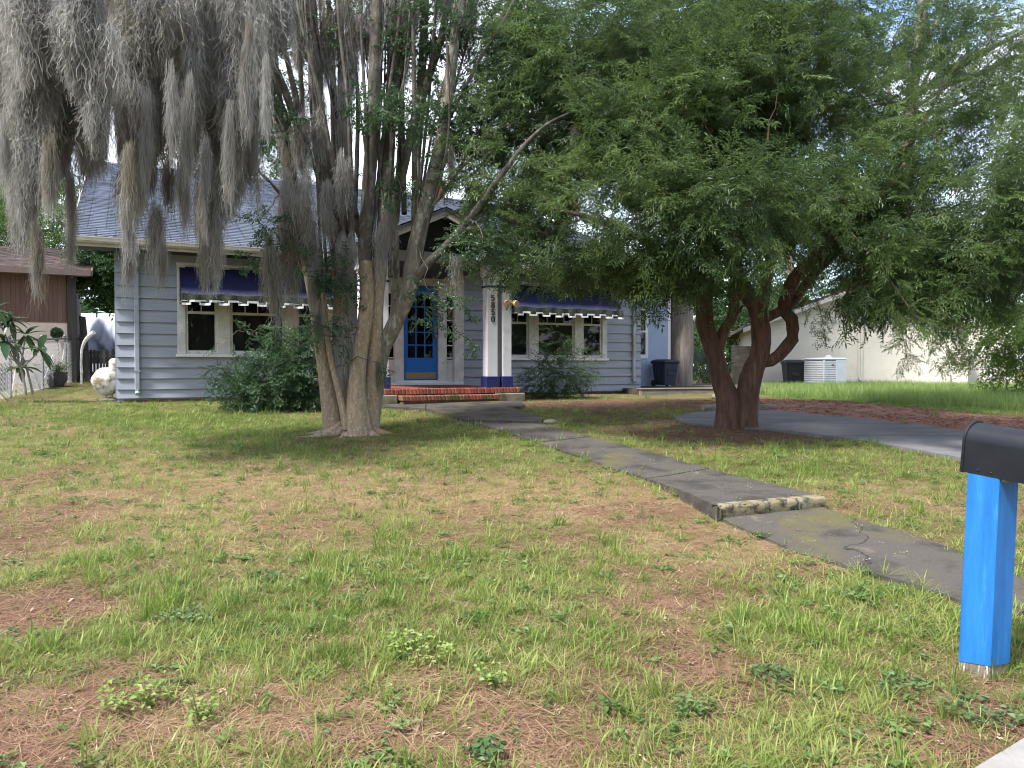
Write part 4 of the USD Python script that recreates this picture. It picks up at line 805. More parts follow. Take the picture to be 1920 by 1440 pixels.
tx = (U - .5) * 2.6 * (1 + .10 * W_) - .12 * (1 - W_) * (U < .5); tz = 2.05 - .20 * np.abs(U - .35) - 1.25 * W_ ; ty = -.25 * W_ - fold
put('tarp', (np.stack([tx, ty, tz], -1).reshape(-1, 3), np.stack([(i * n2 + j, i * n2 + n2 + j, i * n2 + n2 + j + 1, i * n2 + j + 1) for i in range(n1 - 1) for j in range(n2 - 1)])), mat('pale_blue_tarp', (.46, .50, .60), (.52, .56, .65), 4, .5, .1), tp, smooth=True)
put('trailer_bed', MB().box(-1.25, 1.25, -.2, 1.6, .55, .82, .02).box(-1.2, 1.2, .0, 1.5, .82, 1.7), M_ac, tp)
for s_ in (-1, 1): put('wheel', MB().tube([(s_ * .9, -.15, .3), (s_ * .9 + .18, -.15, .3)], .3, 18), M_digit, tp)
put('pale_shed', MB().box(0, 1, 0, 1, 0, 1), M_ac, None) if False else None
shed = xf('far_pale_building', None, (at_img(60, 36), 36, CAMZ - .3), 0, label='pale low building far behind the tarpaulin between the two houses', category='building')
put('wall', MB().box(0, 9, 0, 4, 0, 2.1), mat('pale_blue_white_wall', (.32, .36, .42), (.40, .44, .50), 3, .8), shed); put('roof', MB().prism([(-.4, 2.08), (4.4, 2.08), (2, 3.0)], 0, -.4, 9.4), mat('pale_metal_roof', (.33, .34, .36), (.27, .28, .30), 6, .5), shed)

# ---------------------------------------------------------------- bird statue
M_bird = mat('lichened_white_plaster', (.60, .57, .53), (.46, .43, .37), 5, .8, .15, 40, c3=(.20, .17, .10), s3=5, t3=(.47, .60))
bY = 14.9; bird = xf('bird_statue', None, (at_img(203, bY), bY, CAMZ - .66), 0, label='large round white plaster bird statue by the house corner', category='statue')
def lathe_ellipsoid(c, r, n=3, warp=None):
    m = trimesh.creation.icosphere(n, 1.0); v = np.array(m.vertices)
    if warp is not None: v = warp(v)
    return v * np.array(r) + np.array(c), m.faces
bb = MB()
wb = lambda v: np.column_stack([v[:, 0] - .12 * v[:, 2] ** 2 * (v[:, 0] < 0), v[:, 1], v[:, 2] + .10 * v[:, 0] ** 2])
bb.add(*lathe_ellipsoid((-.02, 0, .40), (.26, .24, .275), 4, wb)); bb.tube(smooth_path([(.06, 0, .55), (.10, 0, .66), (.11, -.0, .76)], 8), [.14, .115, .10, .092, .088, .085, .085, .08], 14); bb.add(*lathe_ellipsoid((.115, 0, .765), (.10, .082, .085), 3))
put('body', bb, M_bird, bird, smooth=60)
put('wing', MB().add(*lathe_ellipsoid((-.04, -.205, .42), (.19, .05, .16), 3)), M_bird, bird, smooth=60)
put('face', MB().add(*lathe_ellipsoid((.155, -.035, .755), (.075, .062, .062), 3)), mat('faded_pink_paint', (.50, .27, .20), (.58, .36, .28), 8, .7), bird, smooth=60)
put('beak', MB().tube([(.20, -.03, .75), (.27, -.035, .735), (.31, -.04, .72)], [.035, .02, .004], 8), M_digit, bird, smooth=60)
0 and put('crest', MB().tube([(.05, 0, .82), (-.03, 0, .845), (-.075, 0, .80)], [.025, .018, .006], 6), M_bird, bird, smooth=60)
for x in (-.05, .06): put('leg', MB().tube([(x, -.02, .0), (x + .01, -.02, .10), (x, 0, .2)], [.03, .022, .03], 8), M_bird, bird, smooth=60)
put('plinth', MB().add(*lathe_ellipsoid((.02, -.02, .02), (.22, .18, .075), 3, lambda v: v * (1 + .4 * (meshkit.fbm(v * 3, 3) - .5))[:, None])), mat('dark_rock', (.10, .08, .065), (.15, .125, .10), 8, .95, .5), bird, smooth=60)
# ---------------------------------------------------------------- leaves, sprays and scattering
from scipy.spatial.transform import Rotation as R3
def leaves_mesh(pos, dirv, nrm, ln, wd, fold=.25):
    """diamond leaves, a little folded along the midrib; 2 triangles each"""
    d = dirv / np.linalg.norm(dirv, axis=1, keepdims=True); s = np.cross(nrm, d); s /= np.linalg.norm(s, axis=1, keepdims=True) + 1e-9; u = np.cross(d, s)
    ln, wd = np.asarray(ln)[:, None], np.asarray(wd)[:, None]; m = pos + d * ln * .45
    V = np.stack([pos, m + s * wd * .5 + u * wd * fold, pos + d * ln - u * ln * .08, m - s * wd * .5 + u * wd * fold], 1).reshape(-1, 3)
    o = np.arange(len(pos))[:, None] * 4
    return V, np.vstack([o + np.array([[0, 2, 1]]), o + np.array([[0, 3, 2]])])
def spray(seed, L=.55, twigs=5, per=12, ll=.055, lw=.015, droop=.25, spread=.9, stem=.0025):
    """a leafy branchlet growing along +x with z up"""
    rg = np.random.default_rng(seed); mb = MB(); P_, D_, N_, LL, LW = [], [], [], [], []
    def twig(p0, d0, ln, n, dr):
        q = np.linspace(0, 1, 6); path = p0 + d0 * ln * q[:, None]; path[:, 2] -= dr * ln * q ** 2; mb.tube(path, np.linspace(stem, stem * .4, 6), 3, cap=False)
        for k in range(n):
            u = (k + .6) / n * .97 + .03; i = min(int(u * 5), 4); f = u * 5 - i; p = path[i] * (1 - f) + path[i + 1] * f; t = path[i + 1] - path[i]; t /= np.linalg.norm(t)
            side = np.cross(t, [0, 0, 1.]); side /= np.linalg.norm(side) + 1e-9; s = 1 if k % 2 else -1
            d = t * rg.uniform(.5, .9) + side * s * rg.uniform(.5, .9) + np.array([0, 0, rg.uniform(-.55, .25)])
            P_.append(p); D_.append(d); N_.append(np.array([rg.normal(0, .35), rg.normal(0, .35), 1.])); LL.append(ll * rg.uniform(.7, 1.25)); LW.append(lw * rg.uniform(.8, 1.2))
    twig(np.zeros(3), np.array([1., 0, 0]), L, per, droop)
    for k in range(twigs):
        u = (k + .7) / (twigs + .7); s = 1 if k % 2 else -1
        d = np.array([rg.uniform(.6, .95), s * spread * rg.uniform(.5, 1), rg.uniform(-.2, .35)]); d /= np.linalg.norm(d)
        twig(np.array([L * u, 0, -droop * L * u * u]), d, L * rg.uniform(.35, .6), int(per * .8), droop * 1.2)
    mb.add(*leaves_mesh(np.array(P_), np.array(D_), np.array(N_), LL, LW)); return mb.get()
def quats(dirs, roll=0.0, up=None):
    """rotations that turn +x towards dirs and keep z as far up as they can, then roll about the axis"""
    d = dirs / np.linalg.norm(dirs, axis=1, keepdims=True); up = np.tile([0, 0, 1.], (len(d), 1)) if up is None else up
    y = np.cross(up, d); ny_ = np.linalg.norm(y, axis=1, keepdims=True); y = np.where(ny_ > 1e-4, y / np.maximum(ny_, 1e-9), [0, 1., 0]); z = np.cross(d, y)
    c, s = np.cos(roll)[:, None], np.sin(roll)[:, None]; y2, z2 = y * c + z * s, z * c - y * s
    return R3.from_matrix(np.stack([d, y2, z2], -1)).as_quat()
def zquats(ang): return np.stack([np.zeros_like(ang), np.zeros_like(ang), np.sin(ang / 2), np.cos(ang / 2)], 1)
def scatter(name, parent, protos, pos, idx, q, scale, **d):
    """protos: [(mesh, material)]; one PointInstancer"""
    pi = UsdGeom.PointInstancer.Define(stage, numbered(pathof(parent), name)); path = str(pi.GetPath()); rel = pi.CreatePrototypesRel()
    for k, (m, mt) in enumerate(protos):
        g = usdkit.mesh(stage, f'{path}/kinds/kind_{k:03d}', m.get() if isinstance(m, MB) else m, mt); g.CreateDoubleSidedAttr(True); rel.AddTarget(g.GetPath())
    n = len(pos); pi.CreateProtoIndicesAttr(Vt.IntArray.FromNumpy(np.asarray(idx, np.int32))); pi.CreatePositionsAttr(Vt.Vec3fArray.FromNumpy(np.asarray(pos, np.float32)))
    pi.CreateOrientationsAttr(Vt.QuathArray([Gf.Quath(float(w), float(x), float(y), float(z)) for x, y, z, w in q]))
    sc = np.asarray(scale, np.float32); sc = np.repeat(sc[:, None], 3, 1) if sc.ndim == 1 else sc
    pi.CreateScalesAttr(Vt.Vec3fArray.FromNumpy(sc)); return setd(pi.GetPrim(), **d)
def barkmat(name, c1, c2, c3, s=3.0, st=(1, 1, .18), t3=(.52, .66), bump=1.0, s3=2.5, bs=26):
    return mat(name, c1, c2, s * 3, .9, bump, bs, st, c3=c3, s3=s3, t3=t3, bdist=.02)
def wobble(seed, amp=.12, k=5, sy=3.0):
    def f(p, th):
        a = np.stack([np.cos(th)[None] * k * .35 + 0 * p[:, :1], np.sin(th)[None] * k * .35 + 0 * p[:, :1], p[:, 2:3] * sy + 0 * th[None] + seed], -1)
        return 1 + amp * 2 * (meshkit.fbm(a, 3) - .5)
    return f
class Skeleton:
    """limbs that grow from the nearest point of what is there already"""
    def __init__(s, pts, rad): s.p, s.r, s.mb = [np.asarray(q, float) for q in pts], list(rad), MB()
    def reach(s, c, r_end=.006, rg=None, below=True, n=7, kmax=.55):
        Pn = np.array(s.p); w = np.linalg.norm(Pn - c, axis=1) + (.8 * np.maximum(0, Pn[:, 2] - c[2] + .15) if below else 0); i = int(w.argmin())
        a, r0 = Pn[i], min(s.r[i] * kmax, .05 + .03 * np.linalg.norm(c - Pn[i])); q = np.linspace(0, 1, n); L = np.linalg.norm(c - a)
        path = a + (c - a) * q[:, None]; path[:, 2] += .12 * L * np.sin(np.pi * q); path[1:-1] += rg.normal(0, .035 * L, (n - 2, 3)); rad = r0 + (r_end - r0) * q ** .8
        s.mb.tube(path, rad, 5 if r0 > .012 else 4, cap=False); s.p += list(path[1:]); s.r += list(rad[1:]); return path
def crown(lobes, per_m3, rg, shell=2.0, flat=.8, droop=.35, clear=None):
    """positions, directions of sprays in ellipsoidal lobes: denser outwards, pointing outwards and drooping"""
    PP, DD = [], []
    for c, r in lobes:
        r3 = np.array([r, r, r * flat]) if np.ndim(r) == 0 else np.array(r); n = int(per_m3 * 4.19 * r3.prod()); u = rg.normal(size=(n, 3)); u /= np.linalg.norm(u, axis=1, keepdims=True)
        k = rg.random(n) ** (1 / (1 + shell)); p = c + u * r3 * k[:, None] * (1 + .25 * rg.normal(size=(n, 1)) * .5); PP.append(p); DD.append(u * .8 + rg.normal(0, .45, (n, 3)) + np.array([0, 0, -droop]))
    PP, DD = np.vstack(PP), np.vstack(DD)
    if clear is not None: k = clear(PP); PP, DD = PP[k], DD[k]
    return PP, DD

# ---------------------------------------------------------------- the red barked tree by the drive
L_fine = leafmat('fine_green_leaf', (.038, .070, .021), (.096, .150, .036), .45, .42, .7, c3=(.22, .22, .035))
M_redbark = barkmat('red_brown_bark', (.065, .036, .028), (.135, .075, .055), (.25, .185, .15), 7, st=(1, 1, .16), t3=(.60, .80), s3=5, bs=34)
YT = TREE2[1]; S2 = F / YT
def PX(l, Y, w=None): return np.array([P(x, y, Y + (dz[0] if dz else 0)) for x, y, *dz in l])
def stem(pts, widths, Y, n=22, sides=12, seed=1, amp=.13, base=None, k=5):
    p = smooth_path(PX(pts, Y), n); w = np.interp(np.linspace(0, 1, n), np.linspace(0, 1, len(widths)), widths) / 2 / (F / Y)
    return p, w, tube(p, w, sides, True, wobble(seed, amp, k))
t2 = xf('shade_tree', None, TREE2, label='broad leafy tree with two forking red brown trunks beside the driveway', category='tree')
stems2 = [([(1363, 812), (1366, 770), (1358, 728), (1344, 680), (1330, 632), (1321, 595), (1320, 555), (1325, 510), (1318, 440, .2), (1290, 350, .3), (1250, 260, .5)], [50, 44, 36, 33, 31, 29, 26, 23, 19, 14, 8]),
          ([(1344, 672), (1356, 622), (1374, 590), (1378, 545), (1384, 480, -.4), (1400, 400, -.8), (1420, 300, -1)], [22, 20, 18, 17, 15, 11, 7]),
          ([(1402, 812), (1400, 765), (1402, 735), (1412, 700), (1427, 650), (1424, 600), (1414, 570), (1392, 540), (1375, 500, .3), (1370, 400, .7), (1350, 280, 1)], [50, 44, 37, 34, 31, 30, 26, 20, 17, 13, 8]),
          ([(1426, 680), (1448, 676), (1467, 658), (1487, 630), (1485, 600), (1470, 582), (1480, 540, -.3), (1540, 470, -.7), (1620, 390, -1), (1720, 320, -1.1)], [22, 24, 24, 24, 24, 22, 18, 15, 11, 7]),
          ([(1424, 604), (1445, 592), (1470, 580), (1520, 520, .4), (1600, 440, .7), (1690, 300, .9), (1760, 180, 1.1)], [18, 18, 17, 15, 12, 9, 6]),
          ([(1424, 606), (1432, 560), (1438, 520), (1460, 420, .1), (1500, 300, .3), (1530, 150, .5), (1560, 20, .8)], [22, 20, 18, 15, 12, 10, 6]),
          ([(1320, 560), (1300, 520, -.4), (1240, 470, -.9), (1140, 420, -1.2), (1030, 390, -1.3)], [18, 16, 12, 9, 5])]
sk_p, sk_r = [], []
for k, (pts, w) in enumerate(stems2):
    p, r, m = stem(pts, w, YT, 26, 12, 10 + k, .30 if k in (0, 2) else .16, None, 7)
    m = (m[0] - TREE2, m[1]); put('trunk' if k in (0, 2) else 'limb', m, M_redbark, t2, smooth=60); q = slice(10, None) if k in (0, 2) else slice(5, None); sk_p += list(p[q]); sk_r += list(r[q])
lob2 = [(1010, 300, 10.4, 1.2), (1105, 170, 11.0, 1.5), (1150, 400, 9.6, 1.25), (1030, 460, 10.0, .75), (965, 405, 10.4, .65), (920, 432, 10.0, .5), (1620, 500, 9.3, .6), (1720, 515, 9.2, .55), (1545, 520, 9.6, .55), (1815, 530, 9.3, .55), (1300, 260, 10.8, 1.6), (1250, 470, 9.4, .95), (1330, 400, 9.0, .9), (1440, 160, 11.2, 1.35), (1420, 430, 9.3, 1.1), (1545, 470, 9.6, 1.05),
        (1590, 320, 10.5, 1.3), (1700, 430, 9.8, 1.15), (1800, 350, 10.2, 1.3), (1860, 480, 9.6, .9), (1750, 250, 11.0, .95), (1920, 260, 11.0, 1.2), (1250, 60, 11.3, 1.35), (1480, 30, 11.6, 1.3), (1690, 40, 12.2, .9), (1080, 20, 11.6, 1.15), (1850, 90, 12, .75),
        (1120, 515, 10.0, .75), (1240, 545, 10.2, .62), (1080, 540, 9.8, .35), (1390, 530, 10.6, .55), (1500, 545, 9.9, .5), (1640, 520, 9.7, .6), (1960, 400, 9.8, 1.0), (1180, 280, 10.2, 1.2), (1380, 300, 12.0, 1.2), (1600, 200, 12.5, .8), (945, 480, 10.2, .3), (1010, 60, 12, .8)]
rg = np.random.default_rng(21); lobes = [(P(x, y, Y), r) for x, y, Y, r in lob2]
def gaps(p):
    g = meshkit.fbm(p * .95 + 3.7, 3)
    return (g > .428) & (p[:, 2] > CAMZ + 1.40 - .60 * sstep(3.0, 3.9, p[:, 0]) - .30 * np.exp(-((p[:, 0] - 2.4) / 1.3) ** 2) - .35 * (meshkit.noise(p * 1.7) - .2))
pp, dd = crown(lobes, 120, rg, 1.6, .8, .28, gaps)
drp = smooth_path(np.array([P(1600, 440, 9.2), P(1665, 520, 8.8), P(1715, 590, 8.6), P(1755, 635, 8.5), P(1785, 680, 8.45)]), 30)
drp2 = smooth_path(np.array([P(1640, 480, 9.0), P(1670, 560, 8.9), P(1690, 615, 8.8), P(1700, 670, 8.8)]), 24); drp3 = smooth_path(np.array([P(1700, 500, 9.2), P(1770, 590, 9.0), P(1795, 620, 8.9), P(1800, 670, 8.9)]), 24)
drp4 = smooth_path(np.array([P(1480, 470, 9.6), P(1520, 540, 9.5), P(1540, 590, 9.4), P(1545, 610, 9.4)]), 14); drp5 = smooth_path(np.array([P(1180, 480, 10), P(1200, 550, 10), P(1215, 590, 10)]), 12)
skel = Skeleton(sk_p, sk_r)
for c, r in sorted(lobes, key=lambda l: np.linalg.norm(l[0] - P(1400, 560, YT))):
    skel.reach(c, .012, rg)
    for k in range(int(5 + 4 * r)):
        u = rg.normal(size=3); u /= np.linalg.norm(u); skel.reach(c + u * np.array([r, r, r * .8]) * rg.uniform(.5, .95), .004, rg, n=6)
extra_p, extra_d = [], []
for d_ in (drp, drp2, drp3, drp4, drp5):
    skel.mb.tube(d_, np.linspace(.011, .003, len(d_)), 5)
    t_ = np.gradient(d_, axis=0)
    for k in range(4, len(d_)):
        for q in range(3 if d_ is drp else 2): extra_p.append(d_[k] + rg.normal(0, .05, 3)); extra_d.append(t_[k] / np.linalg.norm(t_[k]) * .6 + rg.normal(0, .6, 3) + [0, 0, -.3])
pp, dd = np.vstack([pp, extra_p]), np.vstack([dd, extra_d])
skel.mb.v = [v - TREE2 for v in skel.mb.v]; put('branches', skel.mb, M_redbark, t2, smooth=60, kind='stuff')
spr2 = [(spray(100 + k, .40, 5, 10, .070, .0185, .22), L_fine) for k in range(6)]
n = len(pp); scatter('foliage', t2, spr2, pp - TREE2, rg.integers(0, 6, n), quats(dd, rg.normal(0, .5, n)), np.where(np.arange(n) < n - len(extra_p), rg.uniform(.6, 1.1, n), rg.uniform(.38, .62, n)), kind='stuff')
print('tree2 sprays', n)

# ---------------------------------------------------------------- crape myrtle with many stems
M_tanbark = barkmat('smooth_tan_bark', (.31, .235, .145), (.20, .15, .095), (.33, .29, .24), 6.0, st=(1, 1, .4), t3=(.55, .60), bump=.8, s3=34)
M_greybark = barkmat('lichened_grey_bark', (.115, .094, .07), (.165, .145, .11), (.24, .255, .20), 7.0, st=(1, 1, .4), t3=(.50, .60), bump=.8, s3=14)
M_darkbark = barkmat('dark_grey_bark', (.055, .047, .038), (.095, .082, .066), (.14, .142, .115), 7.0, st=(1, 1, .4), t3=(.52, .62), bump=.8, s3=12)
M_root = barkmat('pale_root_bark', (.36, .285, .22), (.20, .145, .105), (.27, .15, .09), 9, st=(1, 1, .5), bump=1.0, s3=3, t3=(.55, .7), bs=30)
L_myrtle = leafmat('dark_myrtle_leaf', (.028, .060, .026), (.062, .112, .038), .3, .4, 1.0, c3=(.07, .12, .03))
Y1 = TREE1[1]
t1 = xf('crape_myrtle', None, TREE1, label='old crape myrtle with many pale stems hung with moss before the porch', category='tree')
stems1 = [([(628, 818), (620, 760), (611, 700), (603, 640), (588, 540), (570, 450), (545, 330), (520, 200), (505, 40), (495, -140)], [42, 30, 29, 27, 26, 24, 22, 20, 17, 13], 0, M_tanbark),
          ([(650, 805, -.2), (634, 730, -.2), (618, 660, -.15), (608, 570, -.1), (602, 470, 0)], [14, 11, 10, 9, 7], 0, M_tanbark),
          ([(648, 815, .1), (642, 730, .1), (640, 650, .1), (640, 540, .1), (628, 430), (605, 300), (590, 150), (580, -140)], [48, 34, 32, 30, 28, 24, 20, 15], 0, M_tanbark),
          ([(676, 822, -.15), (668, 740, -.15), (675, 660, -.15), (688, 560, -.12), (684, 470, -.1), (690, 380), (700, 220), (705, 60), (715, -140)], [50, 29, 27, 25, 25, 25, 23, 19, 14], 0, M_tanbark),
          ([(688, 815, .1), (695, 740, .05), (703, 660, .05), (703, 580, .05), (712, 500, .1), (722, 400, .1), (728, 260, .2), (745, 80, .2), (752, -140, .2)], [46, 34, 31, 27, 27, 24, 20, 17, 13], 0, M_tanbark),
          ([(694, 812, .2), (705, 720, .15), (716, 660, .1), (744, 600, 0), (768, 540, -.1), (776, 480, -.1), (790, 420, -.1), (812, 330, 0), (835, 220, 0), (850, 90, 0), (880, -140, 0)], [34, 32, 30, 32, 30, 26, 24, 22, 19, 16, 12], 0, M_greybark),
          ([(766, 545, -.1), (800, 497, -.2), (830, 468, -.3), (880, 410, -.4), (935, 335, -.5), (985, 270, -.5), (1040, 225, -.4), (1130, 195, -.3)], [20, 16, 14, 11, 9, 7, 5, 3], 0, M_darkbark),
          ([(738, 612, .2), (741, 560, .3), (742, 500, .3), (739, 420, .3), (760, 300, .4), (790, 150, .5), (800, -140, .6)], [18, 15, 16, 18, 17, 15, 11], 0, M_greybark),
          ([(776, 485, 0), (783, 420, .2), (780, 330, .3), (790, 200, .4), (830, 60, .5), (860, -140, .6)], [16, 17, 16, 15, 12, 9], 0, M_greybark),
          ([(690, 470, .2), (660, 380, .3), (650, 250, .4), (640, 100, .5), (635, -140, .6)], [18, 17, 15, 13, 10], 0, M_greybark)]
sk_p, sk_r = [], []
for k, (pts, w, _, m_) in enumerate(stems1):
    p, r, m = stem(pts, w, Y1, 30, 12, 40 + k, .10, k=5); 
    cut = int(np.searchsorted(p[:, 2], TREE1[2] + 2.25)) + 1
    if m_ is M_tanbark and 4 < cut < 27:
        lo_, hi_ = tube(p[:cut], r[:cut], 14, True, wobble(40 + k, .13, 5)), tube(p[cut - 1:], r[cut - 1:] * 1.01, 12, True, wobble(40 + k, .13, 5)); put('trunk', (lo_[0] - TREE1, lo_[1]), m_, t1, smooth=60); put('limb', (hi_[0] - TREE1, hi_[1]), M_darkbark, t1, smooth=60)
    else: put('trunk' if k == 5 else 'limb', (m[0] - TREE1, m[1]), m_, t1, smooth=60)
    sk_p += list(p[10:]); sk_r += list(r[10:])
rg = np.random.default_rng(31); poles = MB()
for k in range(52):
    x0 = rg.uniform(600, 800); y0 = rg.uniform(400, 520); x1 = x0 + (x0 - 690) * rg.uniform(.2, 1.3) + rg.normal(0, 35); dz = rg.uniform(-.3, .6); dz1 = dz + rg.uniform(-.9, .9)
    p = smooth_path(PX([(x0, y0, dz * .4), (x0 * .7 + x1 * .3 + rg.normal(0, 8), y0 * .6 - 40, dz), (x0 * .3 + x1 * .7, y0 * .2 - 60, (dz + dz1) / 2), (x1, -170, dz1)], Y1), 14); w = (rg.uniform(6, 13) if k < 22 else rg.uniform(2.5, 6)) / 2 / 140
    poles.tube(p, np.linspace(w, w * .55, 14), 6, cap=False); sk_p += list(p[3:]); sk_r += list(np.linspace(w, w * .55, 14)[3:])
for pts, w in (([(785, 470, -.2), (800, 410, -.2), (830, 360, -.3), (862, 320, -.3), (905, 270, -.3)], 7), ([(800, 395, 0), (850, 340, 0), (880, 280, -.1), (940, 240, -.1), (1010, 225, 0)], 7), ([(818, 340, 0), (870, 230, .2), (930, 120, .3), (1000, 20, .4), (1030, -40, .4)], 9), ([(830, 250, 0), (900, 110, 0), (960, 10, .1), (990, -60, .1)], 8), ([(785, 440, 0), (815, 380, .1), (830, 300, .1), (842, 255, .1)], 5),
               ([(505, 340, -.7), (482, 318, -.8), (462, 298, -.9), (440, 270, -1.1)], 6), ([(524, 362, -.5), (505, 340, -.7)], 7)):
    p = smooth_path(PX(pts, Y1), 12); poles.tube(p, np.linspace(w, w * .5, 12) / 2 / 140, 5, cap=False); sk_p += list(p); sk_r += list(np.linspace(w, w * .5, 12) / 280)
# arching limbs overhead that carry the moss
arch_l = []
for tx_, ty_, dy in ((420, -60, -1.6), (250, -90, -2.2), (60, -70, -2.6), (-60, 60, -3.0), (330, 30, -1.9), (150, 10, -2.7), (540, 10, -1.0), (-150, -60, -3.2)):
    e = P(tx_, ty_, Y1 + dy); s = P(570, 300, Y1) if tx_ > 200 else P(545, 250, Y1); mid = (s + e) / 2 + [0, 0, .9]
    p = smooth_path(np.array([s, mid * .6 + s * .4 + [0, 0, .3], mid, e]), 16); poles.tube(p, np.linspace(.045, .012, 16), 7, cap=False); arch_l.append(p)
poles.v = [v - TREE1 for v in poles.v]; put('branches', poles, M_darkbark, t1, smooth=60, kind='stuff')
nth, nz = 160, 30; th = np.linspace(0, 2 * np.pi, nth, endpoint=False); hz = np.linspace(-.12, .30, nz); TH, HZ_ = np.meshgrid(th, hz, indexing='ij')
rid = meshkit.fbm(np.stack([np.cos(TH) * 2.2, np.sin(TH) * 2.2, HZ_ * .8 + 3], -1), 3) - .5; fin = np.abs(np.sin(TH * 11 + 5 * meshkit.fbm(np.stack([np.cos(TH) * 2, np.sin(TH) * 2, HZ_ * 2], -1), 3) * 3)) * .8 + (meshkit.fbm(np.stack([np.cos(TH) * 8, np.sin(TH) * 8, HZ_ * 3.5], -1), 3) - .5) * 1.6 - .4
fl_r = np.exp(-np.clip(HZ_ + .09, 0, 9) / .13); arm = sum(np.exp(-((np.angle(np.exp(1j * (TH - a_))) / w_) ** 2)) * k_ for a_, w_, k_ in ((3.3, .22, .40), (3.9, .16, .26), (4.6, .2, .22), (5.4, .18, .30), (6.0, .16, .24), (.5, .2, .2), (2.4, .25, .25), (1.5, .2, .2)))
rad = .17 + .06 * fl_r + fl_r ** 1.6 * arm * 1.75 * (1 + 1.2 * rid) + rid * .16 * (.5 + fl_r) + fin * (.03 + .06 * fl_r); rad = rad * (1 - .6 * sstep(-.02, .30, HZ_))
RX, RY_ = rad * np.cos(TH) * 1.18, rad * np.sin(TH) * .85; c0 = P(664, 812, Y1) ; V = np.stack([RX + c0[0], RY_ + c0[1], HZ_ + c0[2] + .03 + .05 * fin * fl_r], -1).reshape(-1, 3); ii, jj = np.meshgrid(np.arange(nth), np.arange(nz - 1), indexing='ij'); q0 = ii * nz + jj; q1 = ((ii + 1) % nth) * nz + jj
put('root_flare', (V - TREE1, np.stack([q0, q1, q1 + 1, q0 + 1], -1).reshape(-1, 4)), M_root, t1, smooth=True, label='pale folded roots spreading over the soil')
cl1 = [(80, 60, -2.6, .35, 18), (225, 90, -2.0, .3, 18), (330, 70, -1.6, .35, 18), (430, 130, -1.2, .3, 20), (150, 200, -2.4, .2, 8), (345, 250, -1.3, .2, 10), (300, 215, -1.5, .2, 8), (600, 60, .3, .35, 30), (560, 140, .2, .3, 22), (530, 40, .4, .35, 26), (470, 70, 0, .35, 20), (480, 210, -.6, .28, 22), (520, 250, -.5, .25, 18), (360, 190, -1.2, .3, 22), (410, 215, -1.1, .25, 18), (270, 180, -1.6, .22, 10), (255, 170, -1.6, .2, 8), (20, 30, -2.4, .3, 16), (500, 420, -.6, .20, 22), (500, 480, -.6, .12, 8), (600, 505, -.4, .16, 16), (640, 515, -.4, .14, 14), (690, 200, -.5, .2, 18), (740, 210, -.5, .2, 16), (765, 225, -.5, .16, 12),
       (800, 60, .2, .45, 34), (860, 40, .3, .45, 36), (920, 60, .4, .5, 40), (960, 120, .4, .45, 34), (900, 160, .3, .4, 32), (850, 190, .2, .35, 26), (940, 210, .2, .4, 34), (860, 240, .1, .25, 22), (890, 250, .1, .22, 18), (900, 275, 0, .2, 14), (800, 230, .1, .3, 18), (770, 100, .3, .35, 22), (720, 60, .4, .4, 20), (745, 330, -.5, .14, 9), (820, 330, -.3, .12, 6), (755, 370, -.5, .10, 7),
       (800, 540, -.9, .13, 12), (835, 555, -1.0, .12, 12), (860, 565, -1.0, .09, 7), (790, 575, -.9, .12, 10), (812, 590, -.9, .09, 7), (836, 600, -1, .07, 5), (880, 630, -1.0, .09, 5), (862, 628, -1, .05, 3), (730, 690, -.5, .06, 3), (905, 455, -.9, .2, 16), (870, 460, -.9, .15, 10), (945, 445, -.9, .2, 14), (845, 462, -.9, .12, 6), (880, 430, -.8, .12, 6), (640, 640, -.3, .12, 9), (610, 610, -.4, .14, 10), (650, 550, -.4, .1, 6), (1000, 180, .3, .4, 26), (1000, 90, .4, .4, 26), (1020, 250, 0, .3, 18)]
pp, dd, skel = [], [], Skeleton(sk_p, sk_r)
for x, y, dz, r, c_ in cl1:
    c = P(x, y, Y1 + dz); skel.reach(c, .004, rg, below=False, n=7, kmax=.35)
    c_ = int(c_ * (2.3 if y < 300 and x > 560 else .65 if y > 500 and x > 780 else 1.25)); u = rg.normal(size=(c_, 3)); u /= np.linalg.norm(u, axis=1, keepdims=True); pp.append(c + u * r * rg.random((c_, 1)) ** .5 * [1.25, 1.1, .75]); dd.append(u + rg.normal(0, .4, (c_, 3)) + [0, 0, -.15])
skel.mb.v = [v - TREE1 for v in skel.mb.v]; put('twigs', skel.mb, M_darkbark, t1, smooth=60, kind='stuff')
pp, dd = np.vstack(pp), np.vstack(dd); n = len(pp)
spr1 = [(spray(200 + k, .26, 3, 8, .05, .026, .15), L_myrtle) for k in range(5)]
scatter('foliage', t1, spr1, pp - TREE1, rg.integers(0, 5, n), quats(dd, rg.normal(0, .6, n)), rg.uniform(.7, 1.15, n), kind='stuff')

